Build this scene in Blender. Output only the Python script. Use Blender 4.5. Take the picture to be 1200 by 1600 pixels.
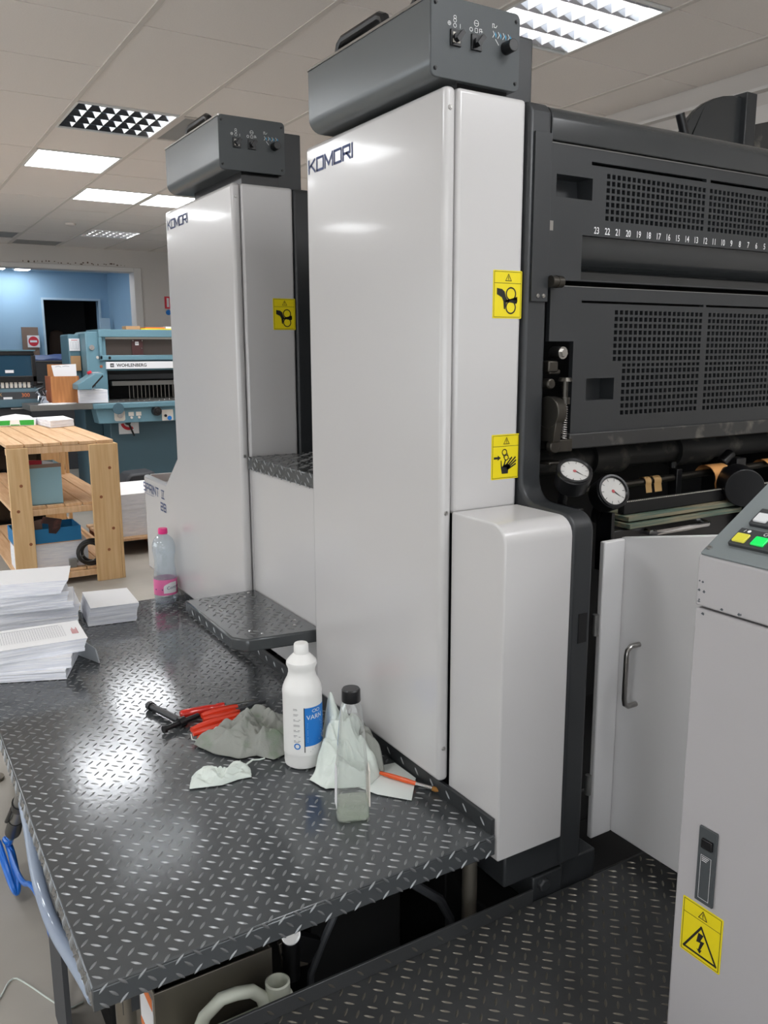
import bpy, math, random
from mathutils import Vector, Matrix, noise
random.seed(7)
S = bpy.context.scene
for o in list(bpy.data.objects): bpy.data.objects.remove(o)
COL = S.collection

# ------------------------------------------------------------------ camera
yaw, pit, rol = math.radians(31.415), math.radians(10.916), math.radians(0.204)
fw = Vector((math.sin(yaw)*math.cos(pit), math.cos(yaw)*math.cos(pit), -math.sin(pit)))
rt = Vector((math.cos(yaw), -math.sin(yaw), 0)); dn = fw.cross(rt)
r2 = rt*math.cos(rol)+dn*math.sin(rol); d2 = -rt*math.sin(rol)+dn*math.cos(rol)
cd = bpy.data.cameras.new('camera'); cam = bpy.data.objects.new('camera', cd); COL.objects.link(cam)
cd.sensor_fit = 'VERTICAL'; cd.sensor_height = 24; cd.lens = 1314.4/1600*24; cd.clip_start = 0.02
M4 = Matrix.Identity(4)
for i, c in enumerate((r2, -d2, -fw)):
    for j in range(3): M4[j][i] = c[j]
M4.translation = (0, 0, 1.6); cam.matrix_world = M4
S.camera = cam
# ------------------------------------------------------------------ world, exposure
wd = bpy.data.worlds.new('world'); S.world = wd; wd.use_nodes = True
wd.node_tree.nodes['Background'].inputs[0].default_value = (.9, .95, 1, 1)
wd.node_tree.nodes['Background'].inputs[1].default_value = 3.2
S.view_settings.view_transform = 'Standard'; S.view_settings.look = 'None'
S.view_settings.exposure = 0.04; S.view_settings.gamma = 1; S.view_settings.use_curve_mapping = False
PANEL_E = 19.0      # radiance of the lit ceiling panels
TUBE_E = 90.0       # radiance of the bare tubes inside the louvred fittings

# ------------------------------------------------------------------ materials
def lin(c):
    return tuple((v/255/12.92 if v/255 <= .04045 else ((v/255+.055)/1.055)**2.4) for v in c)
MATS = {}
def mat(name, rgb, rough=.5, metal=0., spec=.5, coat=0., var=.0, vscale=8., bump=0., bscale=60., rvar=0., rgb2=None, emit=None, estr=1., coatr=.06, stretch=None, thr=None):
    m = bpy.data.materials.new(name); m.use_nodes = True; nt = m.node_tree
    b = nt.nodes['Principled BSDF']; c = lin(rgb)
    b.inputs['Base Color'].default_value = (*c, 1); b.inputs['Roughness'].default_value = rough
    b.inputs['Metallic'].default_value = metal; b.inputs['Specular IOR Level'].default_value = spec
    b.inputs['Coat Weight'].default_value = coat; b.inputs['Coat Roughness'].default_value = coatr
    if emit is not None:
        b.inputs['Emission Color'].default_value = (*lin(emit), 1); b.inputs['Emission Strength'].default_value = estr
    if var or bump or rvar or rgb2:
        tc = nt.nodes.new('ShaderNodeTexCoord'); src = tc.outputs['Object']
        if stretch:
            mp = nt.nodes.new('ShaderNodeMapping'); mp.inputs['Scale'].default_value = stretch
            nt.links.new(src, mp.inputs[0]); src = mp.outputs[0]
        n = nt.nodes.new('ShaderNodeTexNoise'); n.inputs['Scale'].default_value = vscale; n.inputs['Detail'].default_value = 6
        nt.links.new(src, n.inputs['Vector'])
        fac = n.outputs['Fac']
        if thr:
            r = nt.nodes.new('ShaderNodeMapRange'); r.inputs[1].default_value = thr[0]; r.inputs[2].default_value = thr[1]
            nt.links.new(fac, r.inputs[0]); fac = r.outputs[0]
        if var or rgb2:
            mx = nt.nodes.new('ShaderNodeMix'); mx.data_type = 'RGBA'
            c2 = lin(rgb2) if rgb2 else tuple(min(1, v*(1+var)) for v in c)
            c1 = c if rgb2 else tuple(v*(1-var) for v in c)
            mx.inputs[6].default_value = (*c1, 1); mx.inputs[7].default_value = (*c2, 1)
            nt.links.new(fac, mx.inputs[0]); nt.links.new(mx.outputs[2], b.inputs['Base Color'])
        if rvar:
            r = nt.nodes.new('ShaderNodeMapRange'); r.inputs[3].default_value = max(.02, rough-rvar); r.inputs[4].default_value = min(1, rough+rvar)
            nt.links.new(n.outputs['Fac'], r.inputs[0]); nt.links.new(r.outputs[0], b.inputs['Roughness'])
        if bump:
            n2 = nt.nodes.new('ShaderNodeTexNoise'); n2.inputs['Scale'].default_value = bscale; n2.inputs['Detail'].default_value = 4
            nt.links.new(src, n2.inputs['Vector'])
            bp = nt.nodes.new('ShaderNodeBump'); bp.inputs['Strength'].default_value = bump; bp.inputs['Distance'].default_value = .002
            nt.links.new(n2.outputs['Fac'], bp.inputs['Height']); nt.links.new(bp.outputs[0], b.inputs['Normal'])
    MATS[name] = m; return m
def clear(name, rgb, gloss=.12, tint=.93, rough=.05, body=.0):
    """thin clear plastic: transparent + fresnel gloss (+ a little milky body)"""
    m = bpy.data.materials.new(name); m.use_nodes = True; nt = m.node_tree; nt.nodes.clear()
    o = nt.nodes.new('ShaderNodeOutputMaterial'); t = nt.nodes.new('ShaderNodeBsdfTransparent'); g = nt.nodes.new('ShaderNodeBsdfGlossy')
    c = lin(rgb); t.inputs[0].default_value = (*[v*tint for v in c], 1); g.inputs['Roughness'].default_value = rough
    lw = nt.nodes.new('ShaderNodeLayerWeight'); lw.inputs[0].default_value = .35
    mr = nt.nodes.new('ShaderNodeMapRange'); mr.inputs[3].default_value = gloss*.4; mr.inputs[4].default_value = min(1, gloss*5)
    nt.links.new(lw.outputs['Facing'], mr.inputs[0])
    mx = nt.nodes.new('ShaderNodeMixShader'); nt.links.new(mr.outputs[0], mx.inputs[0]); nt.links.new(t.outputs[0], mx.inputs[1]); nt.links.new(g.outputs[0], mx.inputs[2])
    last = mx
    if body:
        d = nt.nodes.new('ShaderNodeBsdfDiffuse'); d.inputs[0].default_value = (*c, 1)
        m2 = nt.nodes.new('ShaderNodeMixShader'); m2.inputs[0].default_value = body
        nt.links.new(mx.outputs[0], m2.inputs[1]); nt.links.new(d.outputs[0], m2.inputs[2]); last = m2
    nt.links.new(last.outputs[0], o.inputs[0]); MATS[name] = m; return m
mat('white', (194, 192, 191), .24, coat=.28, coatr=.07, var=.012, vscale=3)
mat('white_cab', (172, 169, 170), .42, var=.02, vscale=4, bump=.05, bscale=300)
mat('white_door', (222, 221, 221), .38, var=.02, vscale=3)
mat('white_chip', (74, 80, 84), .6)
mat('grey_box', (108, 112, 114), .30, metal=.4, var=.06, vscale=6, bump=.04, bscale=400)
mat('grey_panel', (68, 72, 74), .5, var=.04, vscale=30, bump=.1, bscale=600)
mat('black_paint', (44, 46, 48), .42, var=.14, vscale=7, bump=.05, bscale=200, rvar=.1)
mat('black_gloss', (50, 52, 53), .2, var=.1, vscale=7)
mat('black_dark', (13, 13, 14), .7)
mat('black_plastic', (18, 18, 20), .35)
mat('worn_black', (46, 46, 46), .5, rgb2=(110, 106, 98), vscale=18, thr=(.56, .72))
mat('oily_metal', (74, 71, 66), .35, metal=.85, var=.3, vscale=25)
mat('steel', (170, 168, 165), .28, metal=1, var=.1, vscale=30)
mat('chrome', (220, 220, 222), .1, metal=1)
mat('tread', (84, 87, 89), .14, metal=.35, var=.12, vscale=5, rvar=.03, bump=.10, bscale=70)
mat('lug', (136, 138, 139), .36, metal=.6, var=.25, vscale=40)
mat('deck', (66, 67, 68), .34, metal=.35, var=.3, vscale=6, rvar=.12, bump=.12, bscale=90)
mat('deck_lug', (104, 100, 92), .36, metal=.6, var=.3, vscale=30)
mat('navy_print', (52, 68, 112), .5)
mat('white_print', (225, 226, 226), .6)
mat('black_print', (24, 23, 20), .6)
mat('cyan_print', (66, 150, 190), .6)
mat('yellow_label', (228, 208, 22), .45, var=.03, vscale=30)
mat('tile', (234, 227, 221), .95, var=.07, vscale=160, bump=.25, bscale=260)
mat('runner', (212, 205, 198), .7)
mat('plenum', (60, 58, 56), .9)
mat('wall_paint', (204, 198, 192), .85, var=.03, vscale=2)
mat('wall_rear_paint', (226, 224, 220), .9, var=.04, vscale=1.5)
mat('trim_paint', (214, 210, 206), .7)
mat('blue_paint', (146, 180, 206), .75, var=.03, vscale=2)
mat('blue_ceiling', (182, 204, 218), .9)
mat('brown_stain', (96, 78, 62), .9)
mat('concrete', (182, 176, 165), .6, rgb2=(146, 141, 133), vscale=2.2, bump=.1, bscale=40, rvar=.12)
mat('lamp', (255, 255, 255), .5, emit=(250, 252, 255), estr=PANEL_E)
mat('tube', (255, 255, 255), .5, emit=(250, 252, 255), estr=TUBE_E)
mat('louvre', (200, 204, 212), .12, metal=1)
mat('louvre_white', (240, 240, 240), .6)
mat('unlit', (150, 150, 148), .7)
mat('housing', (225, 225, 222), .5)
mat('paper', (250, 250, 251), .8, var=.02, vscale=4)
mat('sheets', (244, 245, 249), .85, rgb2=(220, 223, 234), vscale=6, stretch=(2, 2, 90), thr=(.45, .6))
mat('grey_sheet', (170, 174, 178), .8)
mat('print_grey', (150, 150, 158), .8)
mat('print_red', (200, 90, 96), .8)
mat('pine', (222, 186, 146), .6, rgb2=(202, 158, 114), vscale=3, stretch=(18, 1.2, 1.2), thr=(.35, .75))
mat('pine_v', (222, 188, 140), .6, rgb2=(204, 162, 112), vscale=3, stretch=(18, 18, .9), thr=(.35, .75))
mat('knot', (140, 84, 48), .7)
mat('box_wood', (184, 124, 72), .6, rgb2=(160, 102, 56), vscale=3, stretch=(14, 14, 1.2), thr=(.35, .7))
mat('box_wood_red', (158, 92, 60), .65)
mat('teal', (104, 142, 156), .42, var=.04, vscale=4)
mat('teal_dark', (72, 100, 112), .5, var=.05, vscale=3)
mat('teal_mid', (90, 126, 140), .45)
mat('dark_glass', (70, 62, 58), .18, spec=.7)
mat('maroon', (74, 44, 44), .45)
mat('cream', (216, 210, 200), .6)
mat('grey_metal', (140, 140, 138), .35, metal=.7)
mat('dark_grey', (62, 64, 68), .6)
mat('smoked', (42, 72, 92), .12, spec=.8)
mat('blue_tarp', (62, 84, 138), .5, bump=.5, bscale=8)
mat('no_entry', (206, 44, 60), .5)
mat('sign_white', (236, 236, 238), .5)
mat('cardboard', (190, 150, 108), .8, var=.05, vscale=10)
mat('orange_card', (238, 172, 104), .7, var=.05, vscale=14)
mat('tan_tape', (196, 158, 104), .5)
mat('yellow_paper', (236, 222, 60), .7)
mat('orange_paper', (226, 122, 60), .7)
mat('blue_card', (28, 118, 172), .6, var=.06, vscale=12)
mat('blue_grey_box', (142, 178, 190), .7, var=.04, vscale=6)
mat('box_brown_edge', (128, 108, 96), .8)
mat('red_card', (180, 34, 52), .5)
mat('green_print', (48, 172, 62), .6)
mat('magazine', (52, 30, 30), .4, rgb2=(120, 70, 62), vscale=14, thr=(.5, .7))
mat('rubber_cable', (36, 35, 34), .45)
mat('pink_cap', (232, 44, 130), .35)
mat('pink_label', (236, 118, 172), .4, var=.05, vscale=20)
mat('bottle_white', (228, 227, 224), .38, var=.012, vscale=12)
mat('blue_label', (24, 116, 198), .4)
mat('orange_red', (214, 58, 30), .3, coat=.3)
mat('red_clear', (206, 40, 28), .15, coat=.4)
mat('rag_grey', (146, 148, 142), .95, rgb2=(112, 132, 108), vscale=16, thr=(.5, .75), bump=.6, bscale=500)
mat('rag_white', (222, 228, 222), .95, rgb2=(196, 206, 198), vscale=14, bump=.35, bscale=300)
mat('rag_paper', (226, 232, 228), .9, var=.03, vscale=10)
mat('hose_blue', (22, 108, 206), .3)
mat('bristle', (150, 104, 48), .9)
mat('orange_brush', (222, 88, 34), .35)
mat('can_white', (206, 210, 196), .5, var=.05, vscale=6)
mat('inox_dirty', (128, 122, 112), .4, metal=.8, var=.15, vscale=9)
mat('green_button', (20, 214, 92), .3, emit=(10, 200, 80), estr=.25)
mat('yellow_button', (206, 200, 62), .35)
mat('white_button', (206, 208, 208), .35)
mat('console_panel', (112, 118, 119), .45, var=.03, vscale=30, bump=.1, bscale=600)
mat('bezel', (52, 54, 55), .5)
mat('black_film', (20, 20, 22), .12, bump=1.0, bscale=14)
mat('skin_dial', (226, 224, 220), .5)
mat('green_board', (84, 104, 92), .6, rgb2=(150, 138, 112), vscale=5, stretch=(1, 8, 30), thr=(.4, .65))
mat('cellophane', (205, 214, 226), .12, metal=.2, spec=.8)
clear('pet', (236, 243, 248), gloss=.12, tint=.98, body=.18)
clear('pvc', (250, 251, 250), gloss=.12, tint=.99, body=.06)
clear('liquid', (240, 245, 234), gloss=.05, tint=.98, body=.22)
clear('tube_clear', (190, 204, 224), gloss=.1, tint=.8, body=.55)
clear('gauge_glass', (240, 240, 240), gloss=.06, tint=.99)

# ------------------------------------------------------------------ mesh helpers
class MB:
    def __init__(s): s.v = []; s.f = []
    def add(s, v, f):
        n = len(s.v); s.v += [tuple(p) for p in v]; s.f += [tuple(i+n for i in q) for q in f]; return s
    def box(s, x0, x1, y0, y1, z0, z1):
        return s.add([(x, y, z) for z in (z0, z1) for y in (y0, y1) for x in (x0, x1)],
                     [(0, 2, 3, 1), (4, 5, 7, 6), (0, 1, 5, 4), (2, 6, 7, 3), (0, 4, 6, 2), (1, 3, 7, 5)])
    def obox(s, c, a, b, d):
        c, a, b, d = map(Vector, (c, a, b, d))
        if a.cross(b).dot(d) < 0: a, b = b, a
        return s.add([c+i*a+j*b+k*d for k in (-1, 1) for j in (-1, 1) for i in (-1, 1)],
                     [(0, 2, 3, 1), (4, 5, 7, 6), (0, 1, 5, 4), (2, 6, 7, 3), (0, 4, 6, 2), (1, 3, 7, 5)])
    def prism(s, pts, vec):
        p = [Vector(q) for q in pts]; vec = Vector(vec); n = len(p)
        nr = Vector()
        for i in range(n): nr += p[i].cross(p[(i+1) % n])
        if nr.dot(vec) > 0: p.reverse()
        return s.add(p+[q+vec for q in p], [tuple(range(n)), tuple(range(2*n-1, n-1, -1))]+[(i, i+n, (i+1) % n+n, (i+1) % n) for i in range(n)])
    def cyl(s, p0, p1, r0, r1=None, n=16, cap=True):
        r1 = r0 if r1 is None else r1; p0, p1 = Vector(p0), Vector(p1); d = (p1-p0).normalized()
        a = d.orthogonal().normalized(); b = d.cross(a)
        v = []
        for p, r in ((p0, r0), (p1, r1)):
            v += [p+(a*math.cos(t)+b*math.sin(t))*r for t in [2*math.pi*i/n for i in range(n)]]
        f = [(i, (i+1) % n, (i+1) % n+n, i+n) for i in range(n)]
        if cap: f += [tuple(range(n-1, -1, -1)), tuple(range(n, 2*n))]
        return s.add(v, f)
    def tube(s, pts, r, n=10, closed=False, rs=None):
        P = [Vector(p) for p in pts]; m = len(P); v = []; prev = None
        for i, p in enumerate(P):
            if closed: t = P[(i+1) % m]-P[i-1]
            else: t = P[min(i+1, m-1)]-P[max(i-1, 0)]
            t.normalize()
            a = t.orthogonal().normalized() if prev is None else (prev-t*prev.dot(t)).normalized()
            prev = a; b = t.cross(a); q = rs[i] if rs else r
            v += [p+(a*math.cos(u)+b*math.sin(u))*q for u in [2*math.pi*k/n for k in range(n)]]
        f = []
        for i in range(m if closed else m-1):
            j = (i+1) % m
            f += [(i*n+k, i*n+(k+1) % n, j*n+(k+1) % n, j*n+k) for k in range(n)]
        if not closed: f += [tuple(range(n-1, -1, -1)), tuple(range((m-1)*n, m*n))]
        return s.add(v, f)
    def lathe(s, prof, c=(0, 0, 0), n=32, sx=1, sy=1, cap=(True, True)):
        m = len(prof); v = []
        for r, z in prof: v += [(c[0]+r*sx*math.cos(t), c[1]+r*sy*math.sin(t), c[2]+z) for t in [2*math.pi*k/n for k in range(n)]]
        f = []
        for i in range(m-1): f += [(i*n+k, i*n+(k+1) % n, (i+1)*n+(k+1) % n, (i+1)*n+k) for k in range(n)]
        if cap[0]: f.append(tuple(range(n-1, -1, -1)))
        if cap[1]: f.append(tuple(range((m-1)*n, m*n)))
        return s.add(v, f)
    # flat print on a frame (origin, right, up, normal)
    def poly(s, fr, pts, h=.0008):
        o, a, b, nn = fr
        A = sum(pts[i][0]*pts[(i+1) % len(pts)][1]-pts[(i+1) % len(pts)][0]*pts[i][1] for i in range(len(pts)))
        if A < 0: pts = pts[::-1]
        return s.add([o+a*x+b*y+nn*h for x, y in pts], [tuple(range(len(pts)))])
    def stroke(s, fr, pts, w, closed=False, h=.0008):
        n = len(pts)
        for i in range(n if closed else n-1):
            p, q = Vector(pts[i]), Vector(pts[(i+1) % n]); d = q-p
            if d.length < 1e-9: continue
            d.normalize(); e = Vector((-d.y, d.x))*w/2; x = d*w/2
            s.poly(fr, [tuple(p-x+e), tuple(p-x-e), tuple(q+x-e), tuple(q+x+e)], h+.00001*(i % 3))
        return s
    def disc(s, fr, c, r, n=24, h=.0008, ry=None):
        return s.poly(fr, [(c[0]+r*math.cos(2*math.pi*k/n), c[1]+(ry or r)*math.sin(2*math.pi*k/n)) for k in range(n)], h)
    def ring(s, fr, c, r, w, n=24, h=.0008, ry=None):
        ry = ry or r
        return s.stroke(fr, [(c[0]+r*math.cos(2*math.pi*k/n), c[1]+ry*math.sin(2*math.pi*k/n)) for k in range(n)], w, True, h)
def frame(o, a, b):
    a, b = Vector(a), Vector(b); return (Vector(o), a, b, a.cross(b))
FX = lambda o: frame(o, (0, -1, 0), (0, 0, 1))      # on a face that looks to -X
FY = lambda o: frame(o, (1, 0, 0), (0, 0, 1))       # on a face that looks to -Y
FZ = lambda o, r=0: frame(o, (math.cos(r), math.sin(r), 0), (-math.sin(r), math.cos(r), 0))

ORG = {}
def obj(name, mb, m, parent=None, bevel=0., seg=2, smooth=35, label=None, kind=None, local=False, base=None):
    """link ONE mesh object; world coordinates unless local"""
    me = bpy.data.meshes.new(name)
    o = bpy.data.objects.new(name, me)
    org = Vector((0, 0, 0))
    if parent is not None:
        org = ORG.get(parent.name, Vector((0, 0, 0)))
    elif base is not None: org = Vector(base)
    vs = mb.v if local else [(x-org.x, y-org.y, z-org.z) for x, y, z in mb.v]
    me.from_pydata(vs, [], mb.f); me.update()
    me.materials.append(MATS[m] if isinstance(m, str) else m)
    if smooth:
        me.polygons.foreach_set('use_smooth', [True]*len(me.polygons)); me.set_sharp_from_angle(angle=math.radians(smooth))
    COL.objects.link(o)
    if parent is not None: o.parent = parent; ORG[o.name] = org
    elif base is not None: o.location = base; ORG[o.name] = org
    if bevel:
        b = o.modifiers.new('bevel', 'BEVEL'); b.width = bevel; b.segments = seg; b.limit_method = 'ANGLE'; b.angle_limit = math.radians(40)
        b.harden_normals = False
    if label: o['label'] = label
    if kind: o['kind'] = kind
    return o
def tag(o, label, cat, group=None):
    o['label'] = label; o['category'] = cat
    if group: o['group'] = group
    return o
def thing(name, label, cat, loc=(0, 0, 0), rot=(0, 0, 0), group=None):
    o = bpy.data.objects.new(name, None); COL.objects.link(o); o.location = loc; o.rotation_euler = rot
    o.empty_display_size = .05
    ORG[o.name] = Vector(loc); return tag(o, label, cat, group)
def struct(name, mb, m, parent=None, **k):
    o = obj(name, mb, m, parent, **k)
    if parent is None: o['kind'] = 'structure'
    return o
def B(*a): return MB().box(*a)
def copy_tree(o, parent=None):
    c = o.copy(); COL.objects.link(c); c.parent = parent
    ORG[c.name] = ORG.get(o.name, Vector((0, 0, 0)))
    for ch in list(o.children): copy_tree(ch, c)
    return c
def text_mb(mb, s, fr, size, align='LEFT', sx=1., h=.0008, italic=0., bold=0.):
    cu = bpy.data.curves.new('t', 'FONT'); cu.body = s; cu.size = size; cu.align_x = align; cu.resolution_u = 3; cu.shear = italic; cu.offset = bold
    ob = bpy.data.objects.new('t', cu); COL.objects.link(ob)
    me = bpy.data.meshes.new_from_object(ob.evaluated_get(bpy.context.evaluated_depsgraph_get()))
    o, a, b, n = fr
    mb.add([o+a*v.co.x*sx+b*v.co.y+n*h for v in me.vertices], [tuple(p.vertices) for p in me.polygons])
    bpy.data.objects.remove(ob); bpy.data.curves.remove(cu); bpy.data.meshes.remove(me); return mb
def rrect(w, h, r, n=5, c=(0, 0)):
    pts = []
    for cx, cy, a0 in ((w/2-r, h/2-r, 0), (-w/2+r, h/2-r, 90), (-w/2+r, -h/2+r, 180), (w/2-r, -h/2+r, 270)):
        pts += [(c[0]+cx+r*math.cos(math.radians(a0+90*k/n)), c[1]+cy+r*math.sin(math.radians(a0+90*k/n))) for k in range(n+1)]
    return pts
GLY = {'K': ([[(0, 0), (0, 1)], [(.8, 1), (.12, .47)], [(.3, .6), (.85, 0)]], .85),
       'O': ([[(0, 0), (.85, 0), (.85, 1), (0, 1), (0, 0)]], .85),
       'M': ([[(0, 0), (0, 1), (.48, .15), (.96, 1), (.96, 0)]], .96),
       'R': ([[(0, 0), (0, 1), (.82, 1), (.82, .45), (.1, .45)], [(.42, .45), (.85, 0)]], .85),
       'I': ([[(0, 0), (0, 1)]], 0.), 'S': ([[(.8, 1), (0, 1), (0, .52), (.8, .52), (.8, 0), (0, 0)]], .8),
       'P': ([[(0, 0), (0, 1), (.8, 1), (.8, .45), (.1, .45)]], .8), 'N': ([[(0, 0), (0, 1), (.8, 0), (.8, 1)]], .8),
       'T': ([[(0, 1), (.8, 1)], [(.4, 1), (.4, 0)]], .8), 'Z': ([[(0, 1), (1.0, 1)], [(0, 0), (1.0, 0)], [(.25, 0), (.25, 1)], [(.75, 0), (.75, 1)]], 1.0),
       '2': ([[(0, 1), (.8, 1), (.8, .5), (0, .5), (0, 0), (.8, 0)]], .8), '8': ([[(0, 0), (.8, 0), (.8, 1), (0, 1), (0, 0)], [(0, .5), (.8, .5)]], .8)}
def glyphs(mb, s, fr, h, sx, w, gap):
    x = 0
    for ch in s:
        if ch == ' ': x += gap*2.5; continue
        st, wd_ = GLY[ch]
        for pl in st: mb.stroke(fr, [(x+px*h*sx, py*h) for px, py in pl], w)
        x += wd_*h*sx+gap
    return mb
def cellplate(xs, zs, solid, y0, y1):
    """plate in the XZ plane with rectangular cut-outs; solid(xc, zc) says where the metal is"""
    xs = sorted(set(round(x, 5) for x in xs)); zs = sorted(set(round(z, 5) for z in zs))
    nx, nz = len(xs), len(zs); mb = MB()
    v = [(x, y, z) for y in (y0, y1) for z in zs for x in xs]
    I = lambda i, k, b: b*nx*nz+k*nx+i
    sol = [[solid((xs[i]+xs[i+1])/2, (zs[k]+zs[k+1])/2) for i in range(nx-1)] for k in range(nz-1)]
    f = []
    g = lambda i, k: 0 <= i < nx-1 and 0 <= k < nz-1 and sol[k][i]
    for k in range(nz-1):
        for i in range(nx-1):
            if not sol[k][i]: continue
            f.append((I(i, k, 0), I(i+1, k, 0), I(i+1, k+1, 0), I(i, k+1, 0)))
            f.append((I(i, k, 1), I(i, k+1, 1), I(i+1, k+1, 1), I(i+1, k, 1)))
            if not g(i-1, k): f.append((I(i, k, 0), I(i, k+1, 0), I(i, k+1, 1), I(i, k, 1)))
            if not g(i+1, k): f.append((I(i+1, k, 0), I(i+1, k, 1), I(i+1, k+1, 1), I(i+1, k+1, 0)))
            if not g(i, k-1): f.append((I(i, k, 0), I(i, k, 1), I(i+1, k, 1), I(i+1, k, 0)))
            if not g(i, k+1): f.append((I(i, k+1, 0), I(i+1, k+1, 0), I(i+1, k+1, 1), I(i, k+1, 1)))
    return mb.add(v, f)
# ---- raised lugs of the chequer plate: herringbone of triplets turned 45 degrees
def lugs(mb, fr, x0, x1, y0, y1, g=.0222, L=.0222, w=.0056, hh=.0019, ang=45.):
    """triplets of lugs on a square lattice turned 45 degrees, every other triplet turned by 90"""
    o, a, b, n = fr; ca, sa = math.cos(math.radians(ang)), math.sin(math.radians(ang))
    prof = [(-.5, 0), (-.3, .36), (0, .5), (.3, .36), (.5, 0), (.3, -.36), (0, -.5), (-.3, -.36)]
    R = int((abs(x1-x0)+abs(y1-y0))/(2*g))+3; cx, cy = (x0+x1)/2, (y0+y1)/2
    def one(px, py, horiz):
        X, Y = cx+px*ca-py*sa, cy+px*sa+py*ca
        if not (x0 < X < x1 and y0 < Y < y1): return
        dx, dy = (ca, sa) if horiz else (-sa, ca)
        vs = []
        for s_, t_ in prof: vs.append(o+a*(X+dx*s_*L-dy*t_*w)+b*(Y+dy*s_*L+dx*t_*w))
        for s_ in (-.26, .26): vs.append(o+a*(X+dx*s_*L)+b*(Y+dy*s_*L)+n*hh)
        mb.add(vs, [(1, 0, 8), (2, 1, 8, 9), (3, 2, 9), (4, 3, 9), (5, 4, 9), (6, 5, 9), (7, 6, 9, 8), (0, 7, 8)])
    for i in range(-R, R):
        for j in range(-R, R):
            for q in (-1, 0, 1):
                if (i+j) % 2: one(2*i*g, (2*j+q)*g, True)
                else: one((2*i+q)*g, 2*j*g, False)
    return mb
def lug_part(parent, fr_list, m='lug'):
    mb = MB()
    for fr, x0, x1, y0, y1 in fr_list: lugs(mb, fr, x0, x1, y0, y1)
    return obj('tread_lugs', mb, m, parent, smooth=50, kind='stuff')

# ================================================================== ROOM
ZC = 2.9
XW0, XW1, YW0, YW1 = -4.2, 3.76, -3.6, 11.6
struct('floor', B(XW0-.2, 4.2, YW0-.2, 16.4, -.1, 0), 'concrete')
# ceiling: slab above, tiles and runners as pieces
ceil_ = struct('ceiling', B(XW0-.2, 4.0, YW0-.2, YW1, ZC+.26, ZC+.32), 'plenum')
TX, TY, TX0, TY0 = .58, .615, 1.105, 4.93
LIGHTS = {}   # (col,row) -> kind
for c, r, k in ((0, 0, 'louvre'), (1, 0, 'vent'), (0, 2, 'panel'), (1, 4, 'panel'), (2, 4, 'panel'), (2, 8, 'louvre'), (2, -4, 'louvre'), (1, 10, 'vent'), (0, 9, 'panel_off')):
    LIGHTS[(c, r)] = k
for c, r in ((-4, 0), (-4, 5), (-4, -6), (-4, 2), (0, -8), (-4, -11), (2, -9), (-7, -3), (-7, 5), (0, -12), (-4, 8)):  # unseen panels: some read from reflections, the others added to light the room
    LIGHTS[(c, r)] = 'panel'
tile_me = None
for c in range(-9, 5):
    for r in range(-14, 11):
        x0, y0 = TX0+c*TX, TY0+r*TY
        if (c, r) in LIGHTS: continue
        x1 = min(x0+TX, XW1); 
        if x0 > XW1-.1: continue
        if tile_me is None or x1-x0 < TX-.01:
            mb = MB().box(.004, x1-x0-.004, .003, TY-.003, 0, .018)
            t = obj('ceiling_tile', mb, 'tile', ceil_, local=True, bevel=.002, seg=1)
            if x1-x0 > TX-.01: tile_me = t.data
        else:
            t = bpy.data.objects.new('ceiling_tile', tile_me); COL.objects.link(t); t.parent = ceil_
        t.location = (x0, y0, ZC+random.uniform(0, .0025))
for c in range(-9, 6):
    obj('ceiling_runner', B(TX0+c*TX-.012, TX0+c*TX+.012, YW0, YW1, ZC-.003, ZC+.03), 'runner', ceil_, smooth=0)
for r in range(-13, 12):
    obj('ceiling_crossbar', B(XW0, XW1, TY0+r*TY-.008, TY0+r*TY+.008, ZC+.006, ZC+.024), 'runner', ceil_, smooth=0)
# walls
wb = MB(); wb.box(XW0-.2, 3.26, YW1, YW1+.2, 2.655, 3.2); wb.box(3.26, 4.0, YW1, YW1+.2, 0, 3.2); wb.box(XW0-.2, -2.2, YW1, YW1+.2, 0, 2.655)
wback = struct('wall_back', wb, 'wall_paint', smooth=0)
chip = MB()
for i in range(26):
    x = 1.85+i*.05+random.uniform(-.02, .02); z = 2.70+random.uniform(-.012, .012); w = random.uniform(.01, .05); h = random.uniform(.006, .02)
    chip.poly(FY((x, YW1, z)), [(0, 0), (w*.6, -h*.4), (w, h*.2), (w*.7, h), (w*.2, h*.8)], .002)
obj('peeling_paint', chip, 'brown_stain', wback, smooth=0, label='brown patches of peeling paint')
struct('trim_1', MB().box(3.20, 3.30, YW1-.02, YW1+.22, 0, 2.68).box(-2.2, 3.20, YW1-.02, YW1+.22, 2.62, 2.68), 'trim_paint', bevel=.006)
struct('wall_right', B(XW1, XW1+.2, YW0, YW1, 0, 3.2), 'wall_paint', smooth=0)
struct('trim_2', MB().box(XW1-.05, XW1, YW0, YW1, 2.785, 2.80).box(XW1-.03, XW1, YW0, YW1, 2.60, 2.72), 'trim_paint', smooth=0)
wl = MB().box(XW0-.2, XW0, YW0, YW1, 0, .85).box(XW0-.2, XW0, YW0, YW1, 2.62, 3.2).box(XW0-.2, XW0, 8.6, YW1, .85, 2.62)
wl.box(XW0-.2, XW0, -.3, 3.0, .85, 2.62).box(XW0-.2, XW0, YW0, -3.3, .85, 2.62)
struct('wall_left', wl, 'wall_rear_paint', smooth=0)
wr = MB().box(XW0-.2, 4.0, YW0-.2, YW0, 0, .12).box(XW0-.2, 4.0, YW0-.2, YW0, 2.1, 3.2)
for x0, x1 in ((XW0-.2, -3.4), (-.9, -.5), (2.0, 4.0)): wr.box(x0, x1, YW0-.2, YW0, .12, 2.1)
struct('wall_rear', wr, 'wall_rear_paint', smooth=0)
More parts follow.
